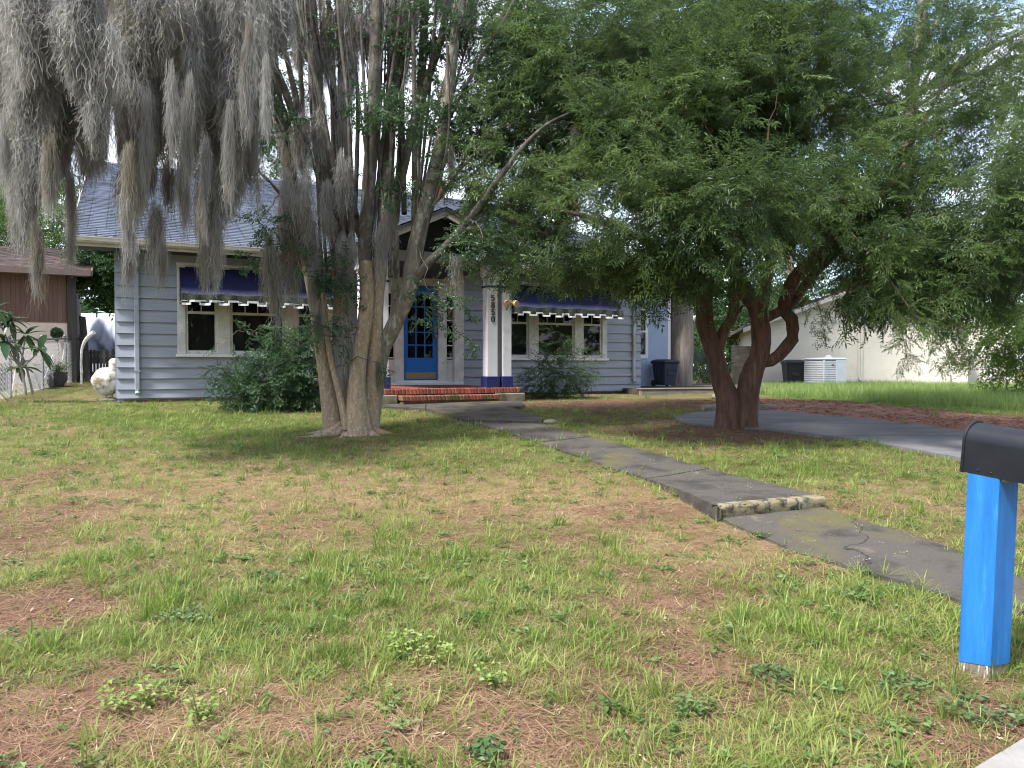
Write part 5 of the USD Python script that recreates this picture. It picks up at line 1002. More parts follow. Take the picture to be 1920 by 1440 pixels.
# ---------------------------------------------------------------- Spanish moss
def mossmat(name, c1, c2):
    return usdkit.material(stage, '/World/Looks/' + name, {'geo': ('geometry', {}), 'n': ('noise_texture', {'scale': 1.6, 'detail': 4.0}), 'oi': ('object_info', {}), 'a': ('math', {'math_type': 'multiply_add', 'value2': .35}), 'b': ('math', {'math_type': 'multiply_add', 'value2': .5, 'value3': -.1}), 'i': ('math', {'math_type': 'multiply_add', 'value2': .4}),
        'r': ('rgb_ramp', {'ramp': [(0, tuple(.55 * np.array(c1))), (.3, c1), (.7, c2), (1, tuple(1.25 * np.array(c2)))]}), 'd': ('diffuse_bsdf', {}), 't': ('translucent_bsdf', {}), 'm': ('mix_closure', {'fac': .4})},
        [('geo.position', 'n.vector'), ('oi.random', 'a.value1'), ('n.fac', 'b.value1'), ('a.value', 'b.value3') if False else ('b.value', 'a.value3'), ('geo.random_per_island', 'i.value1'), ('a.value', 'i.value3'), ('i.value', 'r.fac'), ('r.color', 'd.color'), ('r.color', 't.color'), ('d.BSDF', 'm.closure1'), ('t.BSDF', 'm.closure2')], surface='m.closure')
M_moss = mossmat('grey_moss', (.32, .31, .285), (.54, .525, .49)); M_mossb = mossmat('brown_grey_moss', (.24, .215, .155), (.38, .355, .285))
def moss_tuft(seed, strands=44, seg=9, w=.0036, r0=.050, curl=.042):
    rg = np.random.default_rng(seed); V, Fc, o = [], [], 0
    for s in range(strands):
        a = rg.uniform(0, 2 * np.pi); rr_ = r0 * math.sqrt(rg.random()); ln = rg.uniform(.35, 1.0) * .55; z0 = -rg.uniform(0, .22)
        q = np.linspace(0, 1, seg); taper = 1 - .55 * q
        x = rr_ * math.cos(a) * taper + np.cumsum(rg.normal(0, curl * .55, seg)) * .6 + rg.normal(0, .006, seg); y = rr_ * math.sin(a) * taper + np.cumsum(rg.normal(0, curl * .55, seg)) * .6 + rg.normal(0, .006, seg)
        z = z0 - ln * q + rg.normal(0, .012, seg); p = np.stack([x, y, z], 1); b = rg.uniform(0, np.pi); sd_ = np.array([math.cos(b), math.sin(b), rg.uniform(-.5, .5)]) * w * .5 * rg.uniform(.6, 1.3)
        V += [p - sd_, p + sd_]; k = np.arange(seg - 1); Fc += [np.stack([o + k, o + k + 1, o + seg + k + 1, o + seg + k], 1)]; o += 2 * seg
        for _ in range(2):                                       # a side curl
            i = rg.integers(1, seg - 2); m = 5; d = rg.normal(0, 1, 3) * [1, 1, .5]; d /= np.linalg.norm(d); qq = np.linspace(0, 1, m)[:, None]; pc = p[i] + d * .07 * qq + np.array([0, 0, -.06]) * qq ** 2 + rg.normal(0, .006, (m, 3)); V += [pc - sd_ * .8, pc + sd_ * .8]; k = np.arange(m - 1); Fc += [np.stack([o + k, o + k + 1, o + m + k + 1, o + m + k], 1)]; o += 2 * m
    V = np.vstack(V); f = np.vstack(Fc); return V, np.vstack([f[:, [0, 1, 2]], f[:, [0, 2, 3]]])
TUFTS = [moss_tuft(300 + k) for k in range(7)]
def festoon(px, y0, y1, wpx, Y, rg, dens=1.0):
    """tufts down a hanging strand: wide above, drawn to a tip below"""
    sc = F / Y; L = (y1 - y0) / sc; w = wpx / sc; n = max(3, int(dens * 8.0 * L / .5 * max(1, w / .18))); u = np.sort(rg.random(n)); top = P(px, y0, Y)
    env = np.where(u < .55, 1.0, 1 - .85 * (u - .55) / .45) * (.6 + .4 * np.minimum(1, u * 5)); env = env * (.55 + .8 * meshkit.noise(np.stack([u * 5.5, np.full(n, px * .37), np.full(n, Y)], -1))); r = np.sqrt(rg.random(n)) * w * .46 * env * np.where(rg.random(n) < .14, 1.7, 1.0); a = rg.uniform(0, 2 * np.pi, n); sway = rg.normal(0, .03)
    pos = np.stack([top[0] + r * np.cos(a) + sway * np.sin(u * 3), top[1] + r * np.sin(a) * .8, top[2] - u * max(.02, L - .33)], 1); s = np.clip(rg.uniform(.75, 1.15, n) * (.42 + .62 * env) * np.where(rg.random(n) < .2, .6, 1), .28, 1.25)
    return pos, np.stack([s * (.45 + .85 * min(1.35, w / .2)), s * (.45 + .85 * min(1.35, w / .2)), s * np.minimum(1, .45 + L)], 1)
def moss(name, rows, seed, **d):
    rg = np.random.default_rng(seed); pos, scl = [], []
    for r_ in rows: a, b = festoon(*r_[:5], rg, r_[5] if len(r_) > 5 else 1.0); pos.append(a); scl.append(b)
    pos, scl = np.vstack(pos), np.vstack(scl); n = len(pos); brown = meshkit.noise(pos * 1.7 + 5) + rg.normal(0, .12, n) > .66
    protos = [(t, M_moss) for t in TUFTS[:4]] + [(t, M_mossb) for t in TUFTS[4:]]
    scatter(name, None, protos, pos, np.where(brown, 4 + rg.integers(0, 3, n), rg.integers(0, 4, n)), zquats(rg.uniform(0, 6.28, n)), scl, **d); return n
rg = np.random.default_rng(55); nm = 0
def ropes(l, lo, hi): return [(x, y0, y1, w, rg.uniform(lo, hi)) for x, y0, y1, w in l]
rows = ropes([(8, -90, 330, 46), (-30, -80, 380, 50), (36, -60, 380, 46), (60, -90, 400, 48), (86, -80, 325, 56), (112, -90, 345, 44), (126, 120, 390, 24), (150, -80, 330, 52), (178, -80, 300, 50), (198, -60, 262, 34), (58, 180, 425, 24), (18, 150, 415, 26), (140, -90, 200, 60), (90, -90, 180, 60), (40, -90, 160, 60), (175, -90, 150, 60), (168, 200, 345, 18), (98, 200, 352, 20), (208, -80, 180, 34), (0, -90, 200, 60), (72, 260, 360, 16), (188, 180, 320, 18)], 6.9, 8.6)
nm += moss('spanish_moss', rows, 1, label='broad grey curtain of Spanish moss hanging over the neighbour roof', category='moss', kind='stuff')
rows = ropes([(236, -90, 330, 40), (256, -90, 300, 44), (284, -80, 285, 42), (306, -70, 240, 36), (330, -90, 200, 44), (350, -80, 270, 36), (372, -90, 240, 42), (396, -80, 330, 50), (424, -80, 300, 46), (446, -90, 205, 40), (470, -90, 190, 36), (250, 120, 345, 30), (318, 120, 300, 22), (410, 140, 335, 34), (365, 150, 325, 22), (486, -80, 140, 40), (438, 180, 330, 24), (290, -90, 150, 60), (410, -90, 140, 60), (520, -90, 120, 40), (268, 200, 350, 20), (340, 100, 235, 26)], 7.6, 9.3)
for k in range(38):
    x = rg.uniform(-10, 500); y1 = (np.interp(x, [0, 33, 60, 100, 150, 210, 236, 300, 400, 430, 500], [350, 470, 430, 370, 350, 280, 460, 370, 480, 420, 300]) + rg.uniform(-120, 20)); rows.append((x, y1 - rg.uniform(90, 240), y1, rg.uniform(7, 13), rg.uniform(6.8, 9.2), 1.3))
nm += moss('spanish_moss', rows, 2, label='grey brown mass of Spanish moss over the left end of the roof', category='moss', kind='stuff')
rows = []
for x, y0, y1, w, dz, dn in ((530, 300, 460, 22, -.45, .9), (543, 350, 575, 24, -.4, .9), (572, 290, 500, 26, -.4, .9), (588, 400, 590, 18, -.35, .9), (612, 330, 450, 26, -.35, .9), (640, 430, 560, 22, -.3, .9), (648, 560, 690, 18, -.2, .9), (632, 600, 735, 14, -.15, .8), (508, 430, 590, 16, -.5, .9), (562, 180, 330, 30, -.3, .8), (600, 170, 320, 28, -.2, .8), (640, 270, 400, 24, -.35, .9), (660, 420, 510, 14, -.35, .9), (714, 400, 505, 20, -.35, .9), (724, 360, 450, 16, -.35, .9),
                             (610, -40, 180, 34, .1, .8), (560, -60, 150, 32, .0, .8), (655, -60, 200, 36, .2, .8), (640, 130, 280, 22, .2, .7), (700, -60, 120, 36, .3, .7), (765, -70, 90, 46, .3, .9), (755, 60, 170, 20, .3, .7), (845, 265, 345, 12, -.3, .8), (852, 470, 545, 11, -.9, .8), (880, -60, 60, 40, .4, .8), (605, 560, 640, 13, -.3, .8), (828, -70, 40, 36, .4, .7), (1075, 225, 290, 11, -.3, .8), (716, 640, 735, 10, -.05, .7), (560, 470, 560, 16, -.38, .8), (524, 480, 600, 12, -.5, .9)):
    rows.append((x, y0, y1, w, Y1 + dz, dn))
nm += moss('spanish_moss', rows, 3, label='grey moss clinging down the stems of the crape myrtle', category='moss', kind='stuff')
for k, (x, y0, y1, w, Y, lab) in enumerate(((245, 280, 440, 40, 8.4, 'thick hanging rope of moss over the left roof gutter'), (243, 380, 545, 13, 8.3, 'thin tailed moss strand falling past the downspout'), (292, 370, 475, 17, 8.3, 'short tapered moss tuft against the roof shingles'), (313, 280, 380, 20, 8.6, 'small moss tuft above the roof shingles'), (304, 430, 520, 9, 8.2, 'narrow moss wisp hanging beside the downspout'), (392, 280, 445, 46, 8.5, 'widest hanging moss rope over the left awning'), (404, 360, 560, 13, 8.4, 'long trailing moss wisp beside the widest rope'),
        (430, 280, 400, 28, 8.7, 'ragged moss rope between the widest rope and the stems'), (380, 400, 535, 10, 8.4, 'little moss wisp at the left of the widest rope'), (465, 260, 350, 26, 8.9, 'wispy moss tuft near the slanting stick'), (33, 300, 480, 32, 7.6, 'long drooping moss tail above the brown house wall'), (62, 380, 550, 10, 7.6, 'slender moss tip over the brown boards'), (130, 300, 505, 18, 7.9, 'narrow moss strand beside the roof rake'), (505, 430, 560, 18, 9.7, 'pale moss wisp in front of the navy awning'))):
    nm += moss('moss_festoon', [(x, y0, y1, w, Y, 1.25)], 70 + k, label=lab, category='moss', group='moss strands hanging in front of the house')
print('moss tufts', nm)
# ---------------------------------------------------------------- shrubs, other trees
L_shrub = leafmat('shrub_leaf', (.028, .062, .028), (.062, .118, .042), .3, .38, 2.0, c3=(.09, .15, .045))
L_nandina = leafmat('nandina_leaf', (.028, .062, .022), (.068, .12, .036), .3, .42, 2.0, c3=(.12, .14, .04))
L_light = leafmat('sunny_leaf', (.04, .085, .02), (.10, .17, .035), .45, .45, .6, c3=(.17, .23, .05))
L_mid = leafmat('mid_leaf', (.022, .055, .018), (.06, .115, .03), .4, .45, .6, c3=(.12, .17, .04))
L_yellow = leafmat('yellow_green_leaf', (.05, .10, .015), (.12, .19, .03), .45, .45, .9, c3=(.22, .26, .04))
def bush(name, base, lobes, sprays, per, rg, stems=14, shell=1.5, droop=.2, stemm=None, fname='foliage', clear=None, srange=(.7, 1.15), **d):
    t = xf(name, None, base, **d); sk = Skeleton([base + np.array([rg.normal(0, .05), rg.normal(0, .05), .02]) for _ in range(4)], [.03] * 4)
    for c, r in lobes:
        for k in range(max(2, stems // len(lobes))): u = rg.normal(size=3); u /= np.linalg.norm(u); sk.reach(c + u * np.asarray(r) * .6, .004, rg, n=7, below=False)
    sk.mb.v = [v - base for v in sk.mb.v]; put('stems', sk.mb, stemm or M_greybark, t, smooth=60, kind='stuff')
    pp, dd = crown(lobes, per, rg, shell, 1.0, droop, clear); n = len(pp)
    scatter(fname, t, sprays, pp - base, rg.integers(0, len(sprays), n), quats(dd, rg.normal(0, .6, n)), rg.uniform(*srange, n), kind='stuff'); return t
rg = np.random.default_rng(61)
spS = [(spray(400 + k, .28, 4, 10, .036, .021, .2), L_shrub) for k in range(5)]; Yb = 12.9
lo = [(P(505, 715, Yb), (.62, .5, .40)), (P(455, 735, Yb), (.42, .4, .28)), (P(560, 690, Yb), (.45, .45, .45)), (P(575, 735, Yb), (.4, .4, .3)), (P(590, 640, Yb), (.25, .3, .3)), (P(500, 655, Yb), (.24, .2, .13)), (P(545, 630, Yb), (.3, .2, .16)), (P(470, 622, Yb - .2), (.26, .16, .06)), (P(520, 615, Yb - .2), (.22, .15, .07)), (P(425, 640, Yb - .2), (.12, .1, .06)), (P(385, 672, Yb - .1), (.12, .1, .05)), (P(430, 690, Yb), (.2, .2, .12))]
bush('dark_shrub', G(520, 768), lo, spS, 620, rg, 34, 1.2, .1, label='sprawling dark green shrub under the left navy awning window', category='shrub')
spN = [(spray(420 + k, .36, 4, 10, .042, .014, .35), L_nandina) for k in range(5)]; Yn = 15.9
lo = [(P(1045, 705, Yn), (.55, .45, .36)), (P(1010, 715, Yn), (.35, .35, .25)), (P(1080, 700, Yn), (.33, .3, .35)), (P(1055, 650, Yn), (.28, .3, .28)), (P(1090, 655, Yn), (.18, .2, .12)), (P(1030, 730, Yn), (.5, .4, .2)), (P(1000, 690, Yn), (.2, .2, .1))]
bush('nandina_shrub', G(1045, 748), lo, spN, 330, rg, 30, 1.2, .15, label='airy arching shrub below the right navy awning window', category='shrub')

def lathed(pts, widths, Y, base, seed, amp=.12, sides=16, n=24):
    p, r, m = stem(pts, widths, Y, n, sides, seed, amp); return (m[0] - base, m[1]), p, r
M_oak = barkmat('fibrous_grey_bark', (.13, .105, .088), (.22, .185, .155), (.30, .265, .225), 7.0, (2.2, 2.2, .16), (.5, .7), 1.0, 4, 30)
spBig = [(spray(440 + k, .75, 5, 9, .12, .05, .3), L_mid) for k in range(4)]; spLight = [(spray(450 + k, .75, 5, 9, .12, .055, .3), L_light) for k in range(4)]; spYel = [(spray(460 + k, .5, 5, 9, .075, .03, .3), L_yellow) for k in range(4)]
def tree(name, base, trunk, widths, Y, lobes, sprays, per, rg, bark, seed, droop=.3, flat=.85, clear=None, srange=(.8, 1.3), shell=1.3, **d):
    t = xf(name, None, base, **d); m, p, r = lathed(trunk, widths, Y, base, seed); put('trunk', m, bark, t, smooth=60)
    sk = Skeleton(list(p[8:]), list(r[8:]))
    lb = [(P(x, y, Yl), rr_) for x, y, Yl, rr_ in lobes]
    for c, rr_ in lb:
        sk.reach(c, .015, rg)
        for k in range(5): u = rg.normal(size=3); u /= np.linalg.norm(u); sk.reach(c + u * rr_ * .7, .006, rg, n=6)
    sk.mb.v = [v - base for v in sk.mb.v]; put('branches', sk.mb, bark, t, smooth=60, kind='stuff')
    pp, dd = crown(lb, per, rg, shell, flat, droop, clear); n = len(pp)
    scatter('crown', t, sprays, pp - base, rg.integers(0, len(sprays), n), quats(dd, rg.normal(0, .5, n)), rg.uniform(*srange, n), kind='stuff'); return t
def gb(px, Y, dz=0.): x = at_img(px, Y); return np.array([x, Y, CAMZ - float(ground_h(x, Y)) + dz])
gapf = lambda t: (lambda p: meshkit.fbm(p * .6 + 1.3, 3) > t)
Yo = 22.0
tree('big_tree', gb(1272, Yo, .1), [(1272, 730), (1273, 700), (1276, 650), (1277, 600), (1275, 540), (1270, 420), (1262, 250), (1250, 60), (1240, -100)], [56, 46, 41, 38, 36, 34, 30, 24, 16], Yo,
     [(1150, 120, 22, 2.2), (1250, 20, 23, 2.4), (1330, 180, 22, 2.0), (1420, 330, 21, 1.6), (1180, 250, 22, 1.6), (1050, 60, 24, 2.0), (1360, 20, 22, 2.0), (1000, 300, 23, 1.3)], spBig, 7, rg, M_oak, 3, clear=gapf(.42), label='tall tree with a thick fibrous grey trunk by the blue addition', category='tree')
tree('tall_tree', gb(1690, 33), [(1690, 700), (1692, 500), (1700, 300), (1712, 160), (1725, 60), (1735, -60)], [40, 36, 30, 24, 18, 12], 33,
     [(1740, 40, 33, 2.2), (1830, 60, 32, 2.2), (1640, 60, 34, 2.0), (1900, 180, 31, 2.0), (1690, 250, 34, 2.4), (1560, 200, 35, 2.2), (1800, 260, 33, 2.2), (1590, 400, 33, 2.4)], spBig, 4.5, rg, M_greybark, 5, clear=gapf(.47), label='tall open tree with bare limbs rising behind the cream building', category='tree')
lim = MB()
for pts, w in (([(1700, 190), (1790, 130), (1860, 90), (1960, 40)], 14), ([(1702, 170), (1820, 145), (1900, 110), (1980, 95)], 11), ([(1708, 150), (1730, 80), (1760, 40), (1775, 0), (1790, -60)], 13), ([(1696, 230), (1665, 160), (1685, 100), (1720, 60)], 9), ([(1697, 220), (1780, 160), (1850, 130), (1930, 60)], 8), ([(1695, 240), (1735, 150), (1755, 110), (1770, 60)], 8)):
    p = smooth_path(PX(pts, 33), 12); lim.tube(p, np.linspace(w, w * .4, 12) / 2 / 43.7, 6)
tt_ = stage.GetPrimAtPath('/World/tall_tree'); bs = gb(1690, 33); lim.v = [v - bs for v in lim.v]; put('bare_limbs', lim, M_greybark, tt_, smooth=60, kind='stuff')
spS2 = [(spray(470 + k, .5, 5, 9, .085, .04, .3), L_mid) for k in range(4)]
LT = [('pale_tree', 55, 30, [(30, 440, 30, 1.5), (80, 400, 30, 1.5), (10, 380, 31, 1.6), (120, 420, 29, 1.3), (60, 330, 31, 1.6)], spLight, 9, 'light green tree rising behind the brown house roof'),
      ('broad_tree', 236, 20.5, [(192, 505, 20.3, .50), (200, 480, 20.3, .55), (178, 520, 20.2, .32), (215, 520, 20.4, .45), (205, 450, 20.6, .5)], spS2, 190, 'mid green tree in the gap between the two houses'),
      ('back_tree', 420, 42, [(330, 290, 42, 2.5), (420, 270, 42, 2.6), (500, 300, 42, 2.3), (470, 180, 43, 2.5), (560, 250, 43, 2.4), (620, 330, 42, 1.6)], spBig, 4.5, 'dark leafy tree behind the main roof ridge'),
      ('garden_tree', 900, 40, [(880, 372, 40, .9), (930, 360, 40, 1.1), (985, 350, 40, 1.3), (1040, 330, 40, 1.8)], spLight, 9, 'sunny green tree top showing above the porch roof ridge'),
      ('hedge_tree', 1480, 33, [(1330, 600, 33, 1.3), (1390, 590, 33, 1.2), (1450, 570, 33, 1.5), (1520, 540, 34, 1.6), (1340, 660, 32, 1.0), (1300, 640, 32, 1.0)], spBig, 11, 'leafy tree behind the grey board fence'),
      ('corner_tree', 1990, 30, [(1880, 520, 30, 1.8), (1950, 560, 29, 1.8), (1990, 450, 30, 2.0), (1900, 420, 31, 1.8)], spBig, 9, 'dark green tree behind the far end of the cream building')]
for nm_, px, Yt, lbs, sp, per, lab in LT:
    tree(nm_, gb(px, Yt), [(px, 706), (px + 2, 640), (px + 5, 560), (px, 480), (px + 4, 400)], [26, 22, 19, 16, 10], Yt, lbs, sp, per, rg, M_greybark, px, clear=None if nm_ == 'broad_tree' else gapf(.40), label=lab, category='tree')
lo = [(P(1885, 640, 15.5), (.55, .55, .62)), (P(1915, 700, 15.3), (.5, .5, .4)), (P(1860, 620, 15.6), (.4, .4, .4)), (P(1935, 620, 15.5), (.6, .5, .7)), (P(1850, 590, 15.5), (.35, .3, .3))]
bush('yellow_bush', gb(1920, 15.5), lo, spYel, 90, rg, 18, 1.3, .3, label='yellow green bush at the corner of the cream building', category='bush')
lo = [(P(1310, 690, 25), (.6, .5, .3)), (P(1340, 705, 25), (.5, .4, .22))]
bush('low_bush', gb(1320, 25), lo, spLight, 60, rg, 10, label='low green bush right of the thick grey trunk', category='bush', srange=(.4, .7))
# fan palm
def palm(base, n, lab, rg, r=.85):
    t = xf('fan_palm', None, base, label=lab, category='palm'); M_ = leafmat('palm_leaf', (.045, .07, .05), (.08, .115, .075), .3, .4, 2)
    for k in range(n):
        a = rg.uniform(0, 6.28); e = rg.uniform(.35, 1.35); d = np.array([math.cos(a) * math.cos(e), math.sin(a) * math.cos(e), math.sin(e)]); tip = d * r * rg.uniform(.7, 1.1); mb = MB(); mb.tube([(0, 0, .05), tip * .55 + [0, 0, .05], tip], [.012, .009, .006], 4)
        s = np.cross(d, [0, 0, 1.]); s /= np.linalg.norm(s); u = np.cross(s, d); ang = np.linspace(-1.5, 1.5, 15); dv = np.cos(ang)[:, None] * d + np.sin(ang)[:, None] * s + .1 * u
        mb.add(*leaves_mesh(np.tile(tip, (15, 1)), dv - [0, 0, .15], np.tile(u, (15, 1)), np.full(15, .5), np.full(15, .035))); put('frond', mb, M_, t)
    put('palm_stem', MB().tube([(0, 0, -.1), (0, 0, .2)], [.12, .09], 8), M_oak, t)
palm(gb(1312, 24.5, .1), 16, 'grey green fan palm beside the thick grey trunk', rg)
# far wood closing the horizon; unseen rear half added to darken window reflections
pos, dd = [], []
a = rg.uniform(0, 2 * np.pi, 1700); rad = rg.uniform(62, 72, 1700); top = 5.2 + 3.0 * meshkit.noise(np.stack([a * 14, a * 0, a * 0], 1)); hh = rg.random(1700) ** .8 * top
pos = np.stack([rad * np.cos(a), rad * np.sin(a) + 5, .6 + hh], 1); dd = np.stack([-np.cos(a), -np.sin(a), rg.normal(.2, .5, 1700)], 1) + rg.normal(0, .5, (1700, 3))
spFar = [(spray(480 + k, 2.6, 5, 8, .75, .42, .25, stem=.02), L_mid) for k in range(4)]
scatter('treeline', None, spFar, pos, rg.integers(0, 4, 1700), quats(dd, rg.normal(0, .5, 1700)), rg.uniform(.9, 1.5, 1700), label='distant wood closing the horizon all around', kind='stuff')

# ---------------------------------------------------------------- plants by the fence
M_pot = mat('grey_clay_pot', (.30, .29, .27), (.38, .36, .34), 6, .8, .2); M_potd = mat('dark_plastic_pot', (.03, .03, .03), (.05, .05, .05), 5, .5)
hb = np.array([at_img(107, 18.4), 18.4, CAMZ + .84]); tp_ = xf('hanging_ball_plant', None, hb, label='round dark green ball plant in a pot against the pink wall', category='potted plant')
n = 800; u = rg.normal(size=(n, 3)); u /= np.linalg.norm(u, axis=1, keepdims=True)
put('ball_foliage', leaves_mesh(u * .105 * rg.uniform(.55, 1.1, (n, 1)), u + rg.normal(0, .5, (n, 3)), rg.normal(size=(n, 3)), np.full(n, .05), np.full(n, .03)), L_shrub, tp_); put('pot', MB().tube([(0, 0, -.20), (0, 0, -.10), (0, 0, -.07)], [.03, .08, .085], 12), M_potd, tp_); put('hanger', MB().tube([(.02, 0, -.19), (.05, 0, -.34)], .012, 5).tube([(.05, 0, -.34), (.05, 0, -1.35)], .012, 5), M_potd, tp_)
def potted(px, Y, r, h, m, sprs, nsp, lab, rg, s=.6):
    b = gb(px, Y); t = xf('potted_plant', None, b, label=lab, category='potted plant')
    put('pot', MB().tube([(0, 0, 0), (0, 0, h * .5), (0, 0, h * .92), (0, 0, h)], [r * .62, r * .95, r * .92, r], 14), m, t, smooth=50)
    u = rg.normal(size=(nsp, 3)); u[:, 2] = np.abs(u[:, 2]) + .4; scatter('leafage', t, sprs, np.tile([0, 0, h], (nsp, 1)) + rg.normal(0, r * .3, (nsp, 3)) * [1, 1, .2], rg.integers(0, len(sprs), nsp), quats(u, rg.normal(0, .5, nsp)), rg.uniform(s * .7, s, nsp), kind='stuff')
potted(62, 17.4, .24, .50, M_pot, spS, 14, 'large pale pot standing behind the chain link fence', rg); potted(104, 18.0, .26, .34, M_potd, spN, 40, 'dark pot with a feathery grey green plant by the gate', rg, 1.0); potted(2, 16.6, .22, .40, M_potd, spS, 30, 'dark pot with leafy plant at the far left by the fence', rg, .9)
L_big = leafmat('big_glossy_leaf', (.03, .065, .028), (.075, .135, .05), .3, .35, 3, c3=(.20, .26, .12))
pb = gb(45, 14.0); pl = xf('plumeria', None, pb, label='young plumeria with long drooping leaves at the chain link fence', category='plant')
M_pst = mat('grey_plumeria_stem', (.20, .18, .15), (.28, .25, .21), 8, .8)
tips = [(20, 600), (48, 628), (8, 640), (75, 655), (-10, 580), (40, 690)]; st_ = MB()
root = P(48, 742, 14.0); fork = P(38, 690, 14.0)
st_.tube(smooth_path(np.array([root, (root + fork) / 2 + [.02, 0, 0], fork]), 6) - pb, np.linspace(.028, .02, 6), 8); st_.tube(smooth_path(np.array([P(62, 740, 14.1), P(50, 690, 14.1), P(28, 640, 14.0)]), 8) - pb, np.linspace(.022, .014, 8), 7)
for k, (x, y) in enumerate(tips):
    tip = P(x, y, 14.0 + rg.uniform(-.25, .25)); st_.tube(smooth_path(np.array([fork, (fork + tip) / 2 + [0, 0, -.03], tip]), 7) - pb, np.linspace(.017, .010, 7), 7)
    for j in range(11):
        a = j * 2.4 + k; e = rg.uniform(-.9, .6) if j < 9 else rg.uniform(.7, 1.2); d = np.array([math.cos(a) * math.cos(e), math.sin(a) * math.cos(e) * .9, math.sin(e)]); L_ = rg.uniform(.26, .46); W_ = L_ * rg.uniform(.27, .35); q = np.linspace(0, 1, 7); s = np.cross(d, [0, 0, 1.]); s /= np.linalg.norm(s); up_ = np.cross(s, d)
        mid = tip + d * L_ * q[:, None]; mid[:, 2] -= .30 * L_ * q ** 2.2; hw = W_ * .5 * np.sin(np.pi * np.clip(q * .92 + .06, 0, 1)) ** .8; V = np.concatenate([mid, mid + s * hw[:, None] + up_ * hw[:, None] * .25, mid - s * hw[:, None] + up_ * hw[:, None] * .25]) - pb
        i = np.arange(6); put('leaf', (V, np.vstack([np.stack([i, i + 1, i + 8, i + 7], 1), np.stack([i + 14, i + 15, i + 1, i], 1)])), L_big, pl, smooth=True)
put('stems', st_, M_pst, pl, smooth=60)

# ---------------------------------------------------------------- grass and litter
def blades(seed, n, hmin, hmax, w, spread, lean, seg=3, flat=0.0):
    rg = np.random.default_rng(seed); V, Fc, o = [], [], 0
    for k in range(n):
        a = rg.uniform(0, 6.28); r = spread * math.sqrt(rg.random()); p0 = np.array([r * math.cos(a), r * math.sin(a), -.008]); h = rg.uniform(hmin, hmax); b = rg.uniform(0, 6.28); ln_ = lean * rg.uniform(.3, 1.4); dr = np.array([math.cos(b), math.sin(b), 0]); q = np.linspace(0, 1, seg + 1)
        up = np.sqrt(max(.05, 1 - min(.95, flat + ln_ * .5))); path = p0 + dr * (ln_ * h * q ** 1.6)[:, None] + np.array([0, 0, 1.]) * (h * up * (q - .28 * ln_ * q ** 2))[:, None]; c = rg.uniform(0, 6.28); s = np.array([math.cos(c), math.sin(c), 0]); s = s - dr * s.dot(dr) * .6; ww = w * rg.uniform(.6, 1.2) * .5 * np.array([.8, 1, .8, .12] if seg == 3 else [1, .9, .1])[:, None]
        L_, R_ = path - s * ww, path + s * ww; V += [L_, R_]; i = np.arange(seg); Fc.append(np.stack([o + i, o + i + 1, o + seg + 1 + i + 1, o + seg + 1 + i], 1)); o += 2 * (seg + 1)
    f = np.vstack(Fc); return np.vstack(V), np.vstack([f[:, [0, 1, 2]], f[:, [0, 2, 3]]])
G_lush = leafmat('lush_grass', (.085, .15, .020), (.18, .25, .042), .35, .5, 1.1, c3=(.33, .35, .14)); G_pale = leafmat('pale_grass', (.165, .22, .045), (.275, .315, .085), .35, .5, 1.1, c3=(.30, .28, .13)); G_dry = leafmat('dry_grass', (.36, .26, .145), (.50, .385, .23), .25, .7, 1.3, c3=(.62, .52, .36)); G_rust = leafmat('rusty_dead_grass', (.21, .115, .072), (.33, .20, .13), .2, .8, 1.3, c3=(.36, .24, .15)); G_tall = leafmat('tall_bright_grass', (.14, .21, .05), (.24, .32, .09), .4, .5, .9, c3=(.24, .27, .09))
L_weed = leafmat('weed_leaf', (.08, .14, .035), (.14, .21, .06), .35, .5, 2, c3=(.20, .26, .09))
def rosette(seed, n=12, ll=.032, lw=.02, r=.05, h=.035):
    rg = np.random.default_rng(seed); a = rg.uniform(0, 6.28, n); rr_ = r * np.sqrt(rg.random(n)); p = np.stack([rr_ * np.cos(a), rr_ * np.sin(a), rg.uniform(.005, h, n)], 1); b = rg.uniform(0, 6.28, n)
    return leaves_mesh(p, np.stack([np.cos(b), np.sin(b), rg.uniform(-.1, .5, n)], 1), np.stack([rg.normal(0, .3, n), rg.normal(0, .3, n), np.ones(n)], 1), rg.uniform(.7, 1.2, n) * ll, rg.uniform(.8, 1.2, n) * lw)
protos = [(blades(500 + k, 16, .07, .17, .0065, .035, .75), G_lush) for k in range(3)] + [(blades(510 + k, 16, .05, .13, .006, .04, .8), G_pale) for k in range(3)] + [(blades(520 + k, 20, .035, .085, .0045, .06, .9), G_lush) for k in range(2)] + \
         [(blades(530 + k, 22, .04, .10, .0042, .07, 1.5, 3, .3), G_dry) for k in range(3)] + [(blades(540 + k, 18, .04, .10, .0042, .08, 1.8, 3, .5), G_rust) for k in range(3)] + [(rosette(550 + k), L_weed) for k in range(3)] + [(blades(560 + k, 22, .03, .07, .0045, .07, .9), G_pale) for k in range(2)]
rg = np.random.default_rng(91)
def sample(n, Y0, Y1_, pw_):
    Y = Y0 + (Y1_ - Y0) * rg.random(n) ** pw_; X = (rg.random(n) * 2 - 1) * (Y * .70 + .5); return X, Y
X, Y = [], []
for n, y0, y1, pw_ in ((13000, 2.2, 5.2, .75), (14000, 5.0, 9.5, .85), (11500, 9.3, 14.5, .9), (3500, 14, 22, 1.0)): a, b = sample(n, y0, y1, pw_); X.append(a); Y.append(b)
X, Y = np.concatenate(X), np.concatenate(Y)
slabU = shapely.union_all([wpoly(s[0]).buffer(-.03) for s in slabs]).buffer(-.03); 
